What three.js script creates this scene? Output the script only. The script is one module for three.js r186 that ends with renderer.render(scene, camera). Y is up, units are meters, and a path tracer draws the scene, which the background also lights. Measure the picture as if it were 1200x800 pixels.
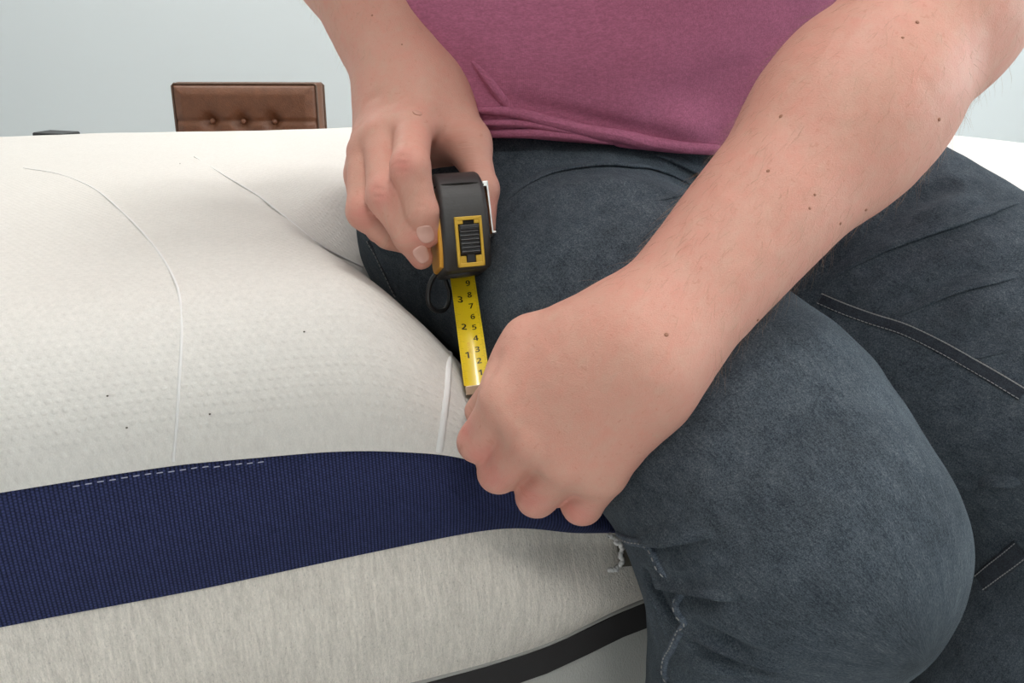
import * as THREE from 'three';
import { RoundedBoxGeometry } from 'three/addons/geometries/RoundedBoxGeometry.js';
import { mergeGeometries } from 'three/addons/utils/BufferGeometryUtils.js';
import { ImprovedNoise } from 'three/addons/math/ImprovedNoise.js';
import { RectAreaLightUniformsLib } from 'three/addons/lights/RectAreaLightUniformsLib.js';

/* ---------------------------------------------------------------- camera, light, exposure */
const scene = new THREE.Scene();
scene.background = new THREE.Color().setRGB(3.2, 3.7, 3.95); // even overcast sky, seen only through the window in the right wall
const F = 900, PITCH = THREE.MathUtils.degToRad(20), EYE = new THREE.Vector3(0, 0.75, 0);
const camera = new THREE.PerspectiveCamera(2 * Math.atan(400 / F) * 180 / Math.PI, 1.5, 0.05, 30);
camera.position.copy(EYE);
camera.lookAt(0, EYE.y - Math.sin(PITCH), -Math.cos(PITCH));
const renderer = new THREE.WebGLRenderer({ antialias: true });
renderer.toneMapping = THREE.LinearToneMapping;
renderer.toneMappingExposure = 1.42;
renderer.shadowMap.enabled = true;
RectAreaLightUniformsLib.init();

const CEIL = 2.6;
const PANELS = [[-1.5, -2.3], [0.3, -2.3], [2.1, -2.3], [0.3, -0.5], [0.3, 1.3]];
const PANEL_POWER = 12.4;
const WARM = new THREE.Color().setRGB(1.0, 0.982, 0.945);

/* ---------------------------------------------------------------- helpers */
const V = (x, y, z) => new THREE.Vector3(x, y, z);
const DEG = Math.PI / 180;
let seed = 7;
const rnd = () => { seed = (seed + 0x6d2b79f5) | 0; let t = Math.imul(seed ^ (seed >>> 15), 1 | seed); t = (t + Math.imul(t ^ (t >>> 7), 61 | t)) ^ t; return ((t ^ (t >>> 14)) >>> 0) / 4294967296; };
const noiseGen = new ImprovedNoise();
const noise = (x, y, z) => noiseGen.noise(x + 100.3, y + 50.7, z + 20.1);
const clamp = (x, a, b) => Math.min(b, Math.max(a, x));
const sstep = (x, a, b) => { const t = clamp((x - a) / (b - a), 0, 1); return t * t * (3 - 2 * t); };
const used = {};
function numbered(n) { if (!(n in used)) { used[n] = 0; return n; } used[n]++; return n + '_' + String(used[n]).padStart(3, '0'); }
function mesh(name, geo, mat, parent = scene, data) {
  const m = new THREE.Mesh(geo, mat);
  m.name = parent === scene ? numbered(name) : name;
  m.castShadow = m.receiveShadow = true;
  if (data) Object.assign(m.userData, data);
  parent.add(m);
  return m;
}
function thing(name, label, category, pos = V(0, 0, 0), group) {
  const g = new THREE.Group(); g.name = numbered(name); g.position.copy(pos);
  g.userData = { label, category }; if (group) g.userData.group = group;
  scene.add(g); return g;
}
// a measured sight line of the survey and the point at a given distance along the view axis
const CP = Math.cos(PITCH), SP = Math.sin(PITCH);
function ray(px, py) { const X = (px - 600) / F, Y = (400 - py) / F; return V(X, Y * CP - SP, -(CP + Y * SP)); }
const at = (px, py, Z) => ray(px, py).multiplyScalar(Z).add(EYE);
function march(f, px, py, t0 = 0.2, t1 = 2.2) {
  const r = ray(px, py).normalize(); let t = t0;
  for (let i = 0; i < 400 && t < t1; i++) {
    const d = f(EYE.x + r.x * t, EYE.y + r.y * t, EYE.z + r.z * t);
    if (d < 0.0002) return r.multiplyScalar(t).add(EYE);
    t += Math.max(d * 0.7, 0.0003);
  }
  return null;
}
function grad(f, p, e = 0.0006) {
  const { x, y, z } = p;
  return V(f(x + e, y, z) - f(x - e, y, z), f(x, y + e, z) - f(x, y - e, z), f(x, y, z + e) - f(x, y, z - e)).normalize();
}
function geoFrom(pos, idx, uv, nor, col) {
  const g = new THREE.BufferGeometry();
  g.setAttribute('position', new THREE.Float32BufferAttribute(pos, 3));
  if (uv) g.setAttribute('uv', new THREE.Float32BufferAttribute(uv, 2));
  if (col) g.setAttribute('color', new THREE.Float32BufferAttribute(col, 3));
  g.setIndex(idx);
  if (nor) g.setAttribute('normal', new THREE.Float32BufferAttribute(nor, 3)); else g.computeVertexNormals();
  return g;
}
const tube = (pts, r, seg = 0, rs = 8, closed = false) => new THREE.TubeGeometry(new THREE.CatmullRomCurve3(pts, closed), seg || pts.length * 5, r, rs, closed);
const ball = (c, rx, ry = rx, rz = rx, n = 16) => new THREE.SphereGeometry(1, n, Math.ceil(n * 0.7)).scale(rx, ry, rz).translate(c.x, c.y, c.z);
// samples a polyline of points densely
function dense(pts, step = 0.004) {
  const c = new THREE.CatmullRomCurve3(pts); return c.getSpacedPoints(Math.max(2, Math.round(c.getLength() / step)));
}

/* ---------------------------------------------------------------- textures */
function tex(n, fn, srgb = false, repeat = null) {
  const data = new Uint8Array(n * n * 4);
  for (let y = 0; y < n; y++) for (let x = 0; x < n; x++) {
    const c = fn(x / n, y / n, x, y), o = (y * n + x) * 4, a = typeof c === 'number' ? [c, c, c] : c;
    data[o] = clamp(a[0] * 255, 0, 255); data[o + 1] = clamp(a[1] * 255, 0, 255); data[o + 2] = clamp(a[2] * 255, 0, 255); data[o + 3] = 255;
  }
  const t = new THREE.DataTexture(data, n, n, THREE.RGBAFormat);
  t.wrapS = t.wrapT = THREE.RepeatWrapping; t.magFilter = THREE.LinearFilter; t.minFilter = THREE.LinearMipmapLinearFilter; t.generateMipmaps = true;
  if (srgb) t.colorSpace = THREE.SRGBColorSpace;
  if (repeat) t.repeat.set(repeat, repeat);
  t.needsUpdate = true; return t;
}
// periodic value noise
function pnoise(period, s0) {
  const g = new Float32Array(period * period); let s = s0;
  for (let i = 0; i < g.length; i++) { s = (Math.imul(s, 1664525) + 1013904223) | 0; g[i] = ((s >>> 9) & 0xffff) / 65535; }
  return (u, v) => {
    let x = ((u % 1) + 1) % 1 * period, y = ((v % 1) + 1) % 1 * period; const i = Math.floor(x), j = Math.floor(y);
    x -= i; y -= j; const a = x * x * (3 - 2 * x), b = y * y * (3 - 2 * y), G = (p, q) => g[(q % period) * period + (p % period)];
    return (G(i, j) * (1 - a) + G(i + 1, j) * a) * (1 - b) + (G(i, j + 1) * (1 - a) + G(i + 1, j + 1) * a) * b;
  };
}
const n8 = pnoise(8, 11), n16 = pnoise(16, 5), n32 = pnoise(32, 9), n64 = pnoise(64, 21), n128 = pnoise(128, 33), n256 = pnoise(256, 45), n512 = pnoise(512, 77);

// denim, 1 tile = 0.16 m, the warp runs along v
const denimMap = tex(1024, (u, v, x, y) => {
  const slub = n256(u, v * 0.25) * 0.6 + n128(u + 0.3, v * 0.12) * 0.4;
  const speck = n512(u, v) * 0.6 + n256(u + .5, v + .2) * 0.4;
  const patch = n16(u, v) * 0.5 + n32(u, v) * 0.5;
  const twill = 0.5 + 0.5 * Math.sin((u * 160 + v * 160) * 2 * Math.PI);
  let k = 0.50 + (slub - 0.5) * 0.22 + (speck - 0.5) * 0.80 + (patch - 0.5) * 0.20 + (twill - 0.5) * 0.10;
  k = clamp(k, 0, 1);
  const lerp = (a, b) => a + (b - a) * k;
  return [lerp(0.20, 0.68), lerp(0.245, 0.72), lerp(0.31, 0.76)];
}, true, 1 / 0.16);
const denimBump = tex(1024, (u, v) => (0.5 + 0.5 * Math.sin((u * 160 + v * 160) * 2 * Math.PI)) * 0.4 + n512(u, v) * 0.4 + n256(u, v * 0.4) * 0.2, false, 1 / 0.16);
// jersey, 1 tile = 0.12 m
const jerseyMap = tex(512, (u, v) => {
  const k = 0.92 + (n256(u * 0.35, v) - 0.5) * 0.13 + (n128(u * 0.25, v) - 0.5) * 0.07 + (n512(u, v) - .5) * 0.06; return [k, k, k];
}, true, 1 / 0.12);
const jerseyBump = tex(512, (u, v) => n256(u, v * 0.5) * 0.6 + (0.5 + 0.5 * Math.sin(u * 128 * 2 * Math.PI)) * 0.4, false, 1 / 0.12);
// skin, 1 tile = 0.1 m
const skinMap = tex(1024, (u, v) => {
  const m = (n8(u, v) - 0.5) * 0.6 + (n16(u + .2, v) - 0.5) * 0.7 + (n32(u, v + .4) - 0.5) * 0.5 + (n64(u, v) - .5) * .35;
  const f = (n128(u, v) - 0.5) * 0.5 + (n256(u, v) - 0.5) * 0.5;
  const fre = sstep(n64(u + 0.37, v + 0.11), 0.86, 0.99);
  return [0.965 + m * 0.015 + f * 0.02 - fre * 0.03, 0.955 - m * 0.035 + f * 0.028 - fre * 0.06, 0.95 - m * 0.033 + f * 0.028 - fre * 0.07];
}, true, 1 / 0.1);
const skinBump = tex(1024, (u, v) => n256(u, v) * 0.5 + n128(u, v) * 0.3 + n512(u, v) * 0.2, false, 1 / 0.1);
// mattress cover: knit with rows of raised dots, 1 tile = 0.08 m, 16 dots
const coverBump = tex(1024, (u, v) => {
  const row = Math.floor(v * 16), fx = (u * 16 + (row % 2) * 0.5) % 1 - 0.5, fy = (v * 16) % 1 - 0.5;
  const d = Math.hypot(fx * 1.25, fy * 1.5);
  return sstep(0.55 - d, 0, 0.42) * 0.75 + n256(u, v) * 0.25;
}, false, 1 / 0.085);
const coverMap = tex(512, (u, v) => { const k = 0.955 + (n256(u, v) - .5) * 0.05 + (n32(u, v) - .5) * 0.03; return [k, k * 0.99, k * 0.972]; }, true, 1 / 0.09);
// navy woven band, 1 tile = 0.05 m
const bandH = (u, v) => { const a = Math.abs(Math.sin(u * 22 * Math.PI)), c = Math.floor(u * 22), b = Math.abs(Math.sin((v * 26 + (c % 2) * 0.5) * Math.PI)); return Math.pow(a, 0.7) * (0.45 + 0.55 * b); };
const bandMap = tex(512, (u, v) => { const h = bandH(u, v), k = 0.55 + 0.75 * h + (n128(u, v) - .5) * 0.3 + (n16(u, v) - .5) * 0.08; return [0.182 * k, 0.204 * k, 0.335 * k]; }, true, 1 / 0.05);
const bandBump = tex(512, bandH, false, 1 / 0.05);
// heathered grey border, 1 tile = 0.15 m, streaks along v
const borderMap = tex(1024, (u, v) => {
  const s = (n128(u, v * 0.12) - .5) * 0.9 + (n256(u, v * 0.25) - .5) * 0.8 + (n64(u, v * 0.1) - .5) * 0.5, f = n512(u, v * 0.5) - .5;
  const dark = sstep(n256(u + .6, v * 0.4), 0.8, 1.0); const k = 0.845 + s * 0.075 + f * 0.07 - dark * 0.10;
  return [k, k * 0.965, k * 0.925];
}, true, 1 / 0.15);
const borderBump = tex(512, (u, v) => n256(u, v * 0.4) * 0.6 + n512(u, v) * 0.4, false, 1 / 0.15);
// strapping of the base
const strapMap = tex(256, (u, v) => { const k = 0.5 + 0.25 * Math.sin((u + v) * 40 * 2 * Math.PI) + (n128(u, v) - .5) * 0.3; return [0.17 * (0.6 + k * 0.6), 0.16 * (0.6 + k * 0.6), 0.165 * (0.6 + k * 0.6)]; }, true, 1 / 0.05);
// leather
const leatherMap = tex(512, (u, v) => { const k = 0.9 + (n16(u, v) - .5) * 0.10 + (n64(u, v) - .5) * 0.07; return [0.49 * k, 0.31 * k, 0.21 * k]; }, true, 1 / 0.3);
const leatherBump = tex(512, (u, v) => n128(u, v) * 0.6 + n64(u, v) * 0.4, false, 1 / 0.2);
const plasterBump = tex(512, (u, v) => n128(u, v) * 0.6 + n32(u, v) * 0.4, false, 1);

const std = (o) => new THREE.MeshPhysicalMaterial({ roughness: 0.8, ...o });
const M = {
  wall: std({ color: new THREE.Color().setRGB(0.63, 0.665, 0.675), roughness: 0.92, bumpMap: plasterBump, bumpScale: 0.0008 }),
  ceiling: std({ color: new THREE.Color().setRGB(0.82, 0.82, 0.80), roughness: 0.95 }),
  floor: std({ color: new THREE.Color().setRGB(0.74, 0.73, 0.71), roughness: 0.6, bumpMap: plasterBump, bumpScale: 0.0004 }),
  skin: std({ color: 0xffffff, vertexColors: true, map: skinMap, roughness: 0.52, specularIntensity: 0.6, bumpMap: skinBump, bumpScale: 0.00018, sheen: 0.15, sheenColor: new THREE.Color(0.9, 0.6, 0.5), sheenRoughness: 0.6 }),
  nail: std({ color: new THREE.Color().setRGB(0.72, 0.42, 0.35), roughness: 0.32, clearcoat: 0.2, clearcoatRoughness: 0.4 }),
  mole: std({ color: new THREE.Color().setRGB(0.36, 0.16, 0.10), roughness: 0.7 }),
  wart: std({ color: new THREE.Color().setRGB(0.58, 0.30, 0.225), roughness: 0.5 }),
  hair: std({ color: new THREE.Color().setRGB(0.36, 0.21, 0.12), roughness: 0.6 }),
  headHair: std({ color: new THREE.Color().setRGB(0.10, 0.05, 0.025), roughness: 0.7 }),
  denim: std({ color: 0xffffff, vertexColors: true, map: denimMap, roughness: 0.95, specularIntensity: 0.3, bumpMap: denimBump, bumpScale: 0.0005, sheen: 0.25, sheenColor: new THREE.Color(0.45, 0.55, 0.6), sheenRoughness: 0.5 }),
  denimWorn: std({ color: new THREE.Color().setRGB(0.50, 0.52, 0.54), map: denimMap, roughness: 0.95, bumpMap: denimBump, bumpScale: 0.0006 }),
  denimSeam: std({ color: new THREE.Color().setRGB(0.17, 0.175, 0.19), map: denimMap, roughness: 0.95, bumpMap: denimBump, bumpScale: 0.0005 }),
  thread: std({ color: new THREE.Color().setRGB(0.30, 0.30, 0.30), roughness: 0.9 }),
  shirt: std({ color: new THREE.Color().setRGB(0.53, 0.168, 0.272), map: jerseyMap, roughness: 0.95, specularIntensity: 0.25, bumpMap: jerseyBump, bumpScale: 0.0004, sheen: 0.3, sheenColor: new THREE.Color(0.75, 0.4, 0.5), sheenRoughness: 0.5 }),
  cover: std({ color: new THREE.Color().setRGB(0.775, 0.755, 0.742), map: coverMap, roughness: 0.97, specularIntensity: 0.2, bumpMap: coverBump, bumpScale: 0.00034 }),
  coverSeam: std({ color: new THREE.Color().setRGB(0.775, 0.755, 0.742), roughness: 1, specularIntensity: 0.1 }),
  band: std({ color: 0xffffff, map: bandMap, roughness: 0.9, specularIntensity: 0.3, bumpMap: bandBump, bumpScale: 0.0007 }),
  border: std({ color: 0xffffff, map: borderMap, roughness: 0.97, specularIntensity: 0.2, bumpMap: borderBump, bumpScale: 0.0006 }),
  lining: std({ color: new THREE.Color().setRGB(0.10, 0.088, 0.07), roughness: 0.95 }),
  piping: std({ color: new THREE.Color().setRGB(0.34, 0.33, 0.31), roughness: 0.9 }),
  whiteThread: std({ color: new THREE.Color().setRGB(0.30, 0.31, 0.42), roughness: 0.9 }),
  panelFabric: std({ color: new THREE.Color().setRGB(0.46, 0.455, 0.43), roughness: 0.95, bumpMap: borderBump, bumpScale: 0.0004 }),
  strap: std({ color: 0xffffff, map: strapMap, roughness: 0.85 }),
  dark: std({ color: new THREE.Color().setRGB(0.012, 0.011, 0.010), roughness: 0.9 }),
  blackMetal: std({ color: new THREE.Color().setRGB(0.02, 0.02, 0.02), roughness: 0.5 }),
  rubber: std({ color: new THREE.Color().setRGB(0.032, 0.030, 0.029), roughness: 0.5, bumpMap: leatherBump, bumpScale: 0.0001 }),
  blackPlastic: std({ color: new THREE.Color().setRGB(0.014, 0.014, 0.015), roughness: 0.35 }),
  yellow: std({ color: new THREE.Color().setRGB(0.72, 0.33, 0.02), roughness: 0.4, clearcoat: 0.2 }),
  yellowFrame: std({ color: new THREE.Color().setRGB(0.66, 0.40, 0.035), roughness: 0.42 }),
  steel: std({ color: new THREE.Color().setRGB(0.75, 0.74, 0.72), roughness: 0.3, metalness: 0.9 }),
  hook: std({ color: new THREE.Color().setRGB(0.55, 0.42, 0.30), roughness: 0.4, metalness: 0.7 }),
  leather: std({ color: 0xffffff, map: leatherMap, roughness: 0.48, bumpMap: leatherBump, bumpScale: 0.0006 }),
  leatherPiping: std({ color: new THREE.Color().setRGB(0.13, 0.075, 0.05), roughness: 0.5 }),
  button: std({ color: new THREE.Color().setRGB(0.24, 0.10, 0.055), roughness: 0.4 }),
  walnut: std({ color: new THREE.Color().setRGB(0.10, 0.05, 0.025), roughness: 0.5 }),
  fixture: std({ color: new THREE.Color().setRGB(0.8, 0.8, 0.8), roughness: 0.6 }),
  glow: std({ color: new THREE.Color().setRGB(0.9, 0.9, 0.9), emissive: WARM, emissiveIntensity: 1.0 }),
  shoe: std({ color: new THREE.Color().setRGB(0.05, 0.05, 0.055), roughness: 0.7 }),
  sole: std({ color: new THREE.Color().setRGB(0.6, 0.6, 0.58), roughness: 0.7 }),
  eyeWhite: std({ color: new THREE.Color().setRGB(0.75, 0.73, 0.70), roughness: 0.2 }),
  iris: std({ color: new THREE.Color().setRGB(0.08, 0.06, 0.04), roughness: 0.2 }),
  lip: std({ color: new THREE.Color().setRGB(0.45, 0.18, 0.15), roughness: 0.5 }),
};

/* ---------------------------------------------------------------- room */
function struct(name, w, h, d, x, y, z, mat) {
  const g = new THREE.BoxGeometry(w, h, d); g.translate(x, y, z);
  const m = new THREE.Mesh(g, mat); m.name = name; m.userData.kind = 'structure'; m.castShadow = m.receiveShadow = true; scene.add(m); return m;
}
const RX = 3.0, ZB = -3.3, ZF = 2.2;
struct('floor', 2 * RX + 0.4, 0.1, ZF - ZB + 0.4, 0, -0.05, (ZF + ZB) / 2, M.floor);
struct('ceiling', 2 * RX + 0.4, 0.1, ZF - ZB + 0.4, 0, CEIL + 0.05, (ZF + ZB) / 2, M.ceiling);
struct('wall_back', 2 * RX + 0.4, CEIL, 0.1, 0, CEIL / 2, ZB - 0.05, M.wall);
struct('wall_front', 2 * RX + 0.4, CEIL, 0.1, 0, CEIL / 2, ZF + 0.05, M.wall);
struct('wall_left', 0.1, CEIL, ZF - ZB, -RX - 0.05, CEIL / 2, (ZF + ZB) / 2, M.wall);
{ // right wall with a window opening beside the bed
  const z0 = -1.8, z1 = 0.3, y0 = 0.75, y1 = 2.2, X = RX + 0.05, bx = (y, h, za, zb) => new THREE.BoxGeometry(0.1, h, zb - za).translate(X, y, (za + zb) / 2);
  const m = new THREE.Mesh(mergeGeometries([bx(y0 / 2, y0, ZB, ZF), bx((CEIL + y1) / 2, CEIL - y1, ZB, ZF), bx((y0 + y1) / 2, y1 - y0, ZB, z0), bx((y0 + y1) / 2, y1 - y0, z1, ZF)]), M.wall);
  m.name = 'wall_right'; m.userData.kind = 'structure'; m.castShadow = m.receiveShadow = true; scene.add(m);
  const w = new THREE.Group(); w.name = 'window_1'; w.userData.kind = 'structure'; scene.add(w);
  for (const [y, h, za, zb] of [[y0 + 0.02, 0.04, z0, z1], [y1 - 0.02, 0.04, z0, z1], [(y0 + y1) / 2, y1 - y0 - 0.08, z0, z0 + 0.04], [(y0 + y1) / 2, y1 - y0 - 0.08, z1 - 0.04, z1], [(y0 + y1) / 2, y1 - y0 - 0.08, -0.77, -0.73]]) mesh('window_frame', bx(y, h, za, zb), M.fixture, w);
}
struct('baseboard_back', 2 * RX, 0.09, 0.015, 0, 0.045, ZB + 0.0075, M.fixture);
PANELS.forEach(([x, z], i) => {
  const L = thing('ceiling_light', 'square white ceiling light panel ' + ['in the back row above the left of the bed', 'in the back row above the middle of the bed', 'in the back row near the right wall', 'right above the seated person', 'farthest from the bed, near the front wall'][i], 'ceiling light', V(x, CEIL, z), 'ceiling light panels');
  const W = 0.62;
  const fr = mergeGeometries([[0, W / 2, W + 0.04, 0.03], [0, -W / 2, W + 0.04, 0.03], [W / 2, 0, 0.03, W - 0.03], [-W / 2, 0, 0.03, W - 0.03]].map(([a, b, c, d]) => new THREE.BoxGeometry(c, 0.03, d).translate(a, -0.015, b)));
  mesh('frame', fr, M.fixture, L);
  mesh('diffuser', new THREE.BoxGeometry(W - 0.03, 0.012, W - 0.03).translate(0, -0.012, 0), M.glow, L);
  const a = new THREE.RectAreaLight(WARM, PANEL_POWER, W - 0.04, W - 0.04);
  a.position.set(x, CEIL - 0.025, z); a.rotation.x = -Math.PI / 2; a.name = 'panel_light'; scene.add(a);
});

/* ---------------------------------------------------------------- distance-field modelling */
function smin(a, b, k) { const h = k - Math.abs(a - b); return h > 0 ? Math.min(a, b) - h * h / (4 * k) : Math.min(a, b); }
function cone(a, b, r1, r2) {
  const bx = b.x - a.x, by = b.y - a.y, bz = b.z - a.z, l2 = bx * bx + by * by + bz * bz, rr = r1 - r2, a2 = l2 - rr * rr, il2 = 1 / l2, ax = a.x, ay = a.y, az = a.z, sg = Math.sign(rr) * rr * rr;
  const f = (x, y, z) => {
    const px = x - ax, py = y - ay, pz = z - az, yy = px * bx + py * by + pz * bz, zz = yy - l2;
    const qx = px * l2 - bx * yy, qy = py * l2 - by * yy, qz = pz * l2 - bz * yy, x2 = qx * qx + qy * qy + qz * qz, y2 = yy * yy * l2, z2 = zz * zz * l2, k = sg * x2;
    if (Math.sign(zz) * a2 * z2 > k) return Math.sqrt(x2 + z2) * il2 - r2;
    if (Math.sign(yy) * a2 * y2 < k) return Math.sqrt(x2 + y2) * il2 - r1;
    return (Math.sqrt(x2 * a2 * il2) + yy * rr) * il2 - r1;
  };
  return { f, c: a.clone().lerp(b, 0.5), R: a.distanceTo(b) / 2 + Math.max(r1, r2) };
}
function ellip(c, rx, ry, rz, q = null) { // q: rotation
  const inv = q ? q.clone().invert() : null, v = V(0, 0, 0), m = Math.min(rx, ry, rz);
  return { f: (x, y, z) => {
    v.set(x - c.x, y - c.y, z - c.z); if (inv) v.applyQuaternion(inv);
    const k0 = Math.hypot(v.x / rx, v.y / ry, v.z / rz), k1 = Math.hypot(v.x / (rx * rx), v.y / (ry * ry), v.z / (rz * rz));
    return k1 < 1e-6 ? -m : k0 * (k0 - 1) / k1;
  }, c: c.clone(), R: Math.max(rx, ry, rz) };
}
// groups: [{k, join, prims}]
function field(groups) {
  for (const g of groups) {
    const box = new THREE.Box3(); for (const p of g.prims) { box.expandByPoint(p.c.clone().addScalar(p.R)); box.expandByPoint(p.c.clone().addScalar(-p.R)); }
    g.C = box.getCenter(V(0, 0, 0)); g.R = Math.max(...g.prims.map((p) => p.c.distanceTo(g.C) + p.R));
    g.fs = g.prims.map((p) => p.f);
  }
  const whole = (x, y, z) => {
    let d = 1e3;
    for (const g of groups) {
      const bd = Math.hypot(x - g.C.x, y - g.C.y, z - g.C.z) - g.R;
      if (bd > d + g.join || (d < 900 && bd > 0.15 && bd > d)) continue;
      let e = g.fs[0](x, y, z); for (let i = 1; i < g.fs.length; i++) e = smin(e, g.fs[i](x, y, z), g.k);
      d = d > 900 ? e : smin(d, e, g.join);
    }
    return d;
  };
  // the same field for points within R of (x, y, z): only what can matter there
  whole.local = (x, y, z, R) => {
    const ds = groups.map((g) => g.fs.map((q) => q(x, y, z))), gm = ds.map((a) => Math.min(...a)), dm = Math.min(...gm), keep = [];
    groups.forEach((g, i) => { if (gm[i] > dm + 2.4 * R + g.join + g.k) return; const fs = g.fs.filter((q, j) => ds[i][j] <= gm[i] + 2.4 * R + g.k); keep.push({ fs, k: g.k, join: g.join }); });
    return (px, py, pz) => {
      let d = 1e3;
      for (const g of keep) { let e = g.fs[0](px, py, pz); for (let i = 1; i < g.fs.length; i++) e = smin(e, g.fs[i](px, py, pz), g.k); d = d > 900 ? e : smin(d, e, g.join); }
      return d;
    };
  };
  return whole;
}
// grooves (amp > 0) and ridges (amp < 0) along polylines
function creases(list) {
  const cs = list.filter((q) => q.pts.length > 1).map(({ pts, amp, w, taper = true, sharp = false }) => {
    const P = dense(pts, 0.003), c = new THREE.Box3().setFromPoints(P).getCenter(V(0, 0, 0)), R = Math.max(...P.map((p) => p.distanceTo(c))) + w * 2.6;
    return { P, c, R, amp, w, taper, sharp };
  });
  const make = (cs) => (x, y, z) => {
    let s = 0;
    for (const { P, c, R, amp, w, taper, sharp } of cs) {
      const dx = x - c.x, dy = y - c.y, dz = z - c.z; if (dx * dx + dy * dy + dz * dz > R * R) continue;
      let best = 1e9, bi = 0;
      for (let i = 0; i < P.length; i++) { const p = P[i], q = (x - p.x) ** 2 + (y - p.y) ** 2 + (z - p.z) ** 2; if (q < best) { best = q; bi = i; } }
      let t = bi; // nearest point on the two segments beside the nearest sample
      for (let q = Math.max(0, bi - 1); q <= Math.min(P.length - 2, bi); q++) {
        const a = P[q], b = P[q + 1], ex = b.x - a.x, ey = b.y - a.y, ez = b.z - a.z, h = clamp(((x - a.x) * ex + (y - a.y) * ey + (z - a.z) * ez) / (ex * ex + ey * ey + ez * ez), 0, 1);
        const dd = (x - a.x - ex * h) ** 2 + (y - a.y - ey * h) ** 2 + (z - a.z - ez * h) ** 2; if (dd <= best) { best = dd; t = q + h; }
      }
      t /= P.length - 1; const ends = taper ? Math.pow(Math.sin(Math.PI * clamp(t, 0, 1)), 1.3) : 1;
      s += amp * ends * (sharp ? Math.exp(-Math.sqrt(best) / (w * 0.8)) : Math.exp(-best / (w * w)));
    }
    return s;
  };
  const whole = make(cs);
  whole.local = (x, y, z, R) => make(cs.filter((q) => Math.hypot(x - q.c.x, y - q.c.y, z - q.c.z) < q.R + R && q.P.some((p) => Math.hypot(x - p.x, y - p.y, z - p.z) < q.w * 2.6 + R + 0.006)));
  return whole;
}
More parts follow.
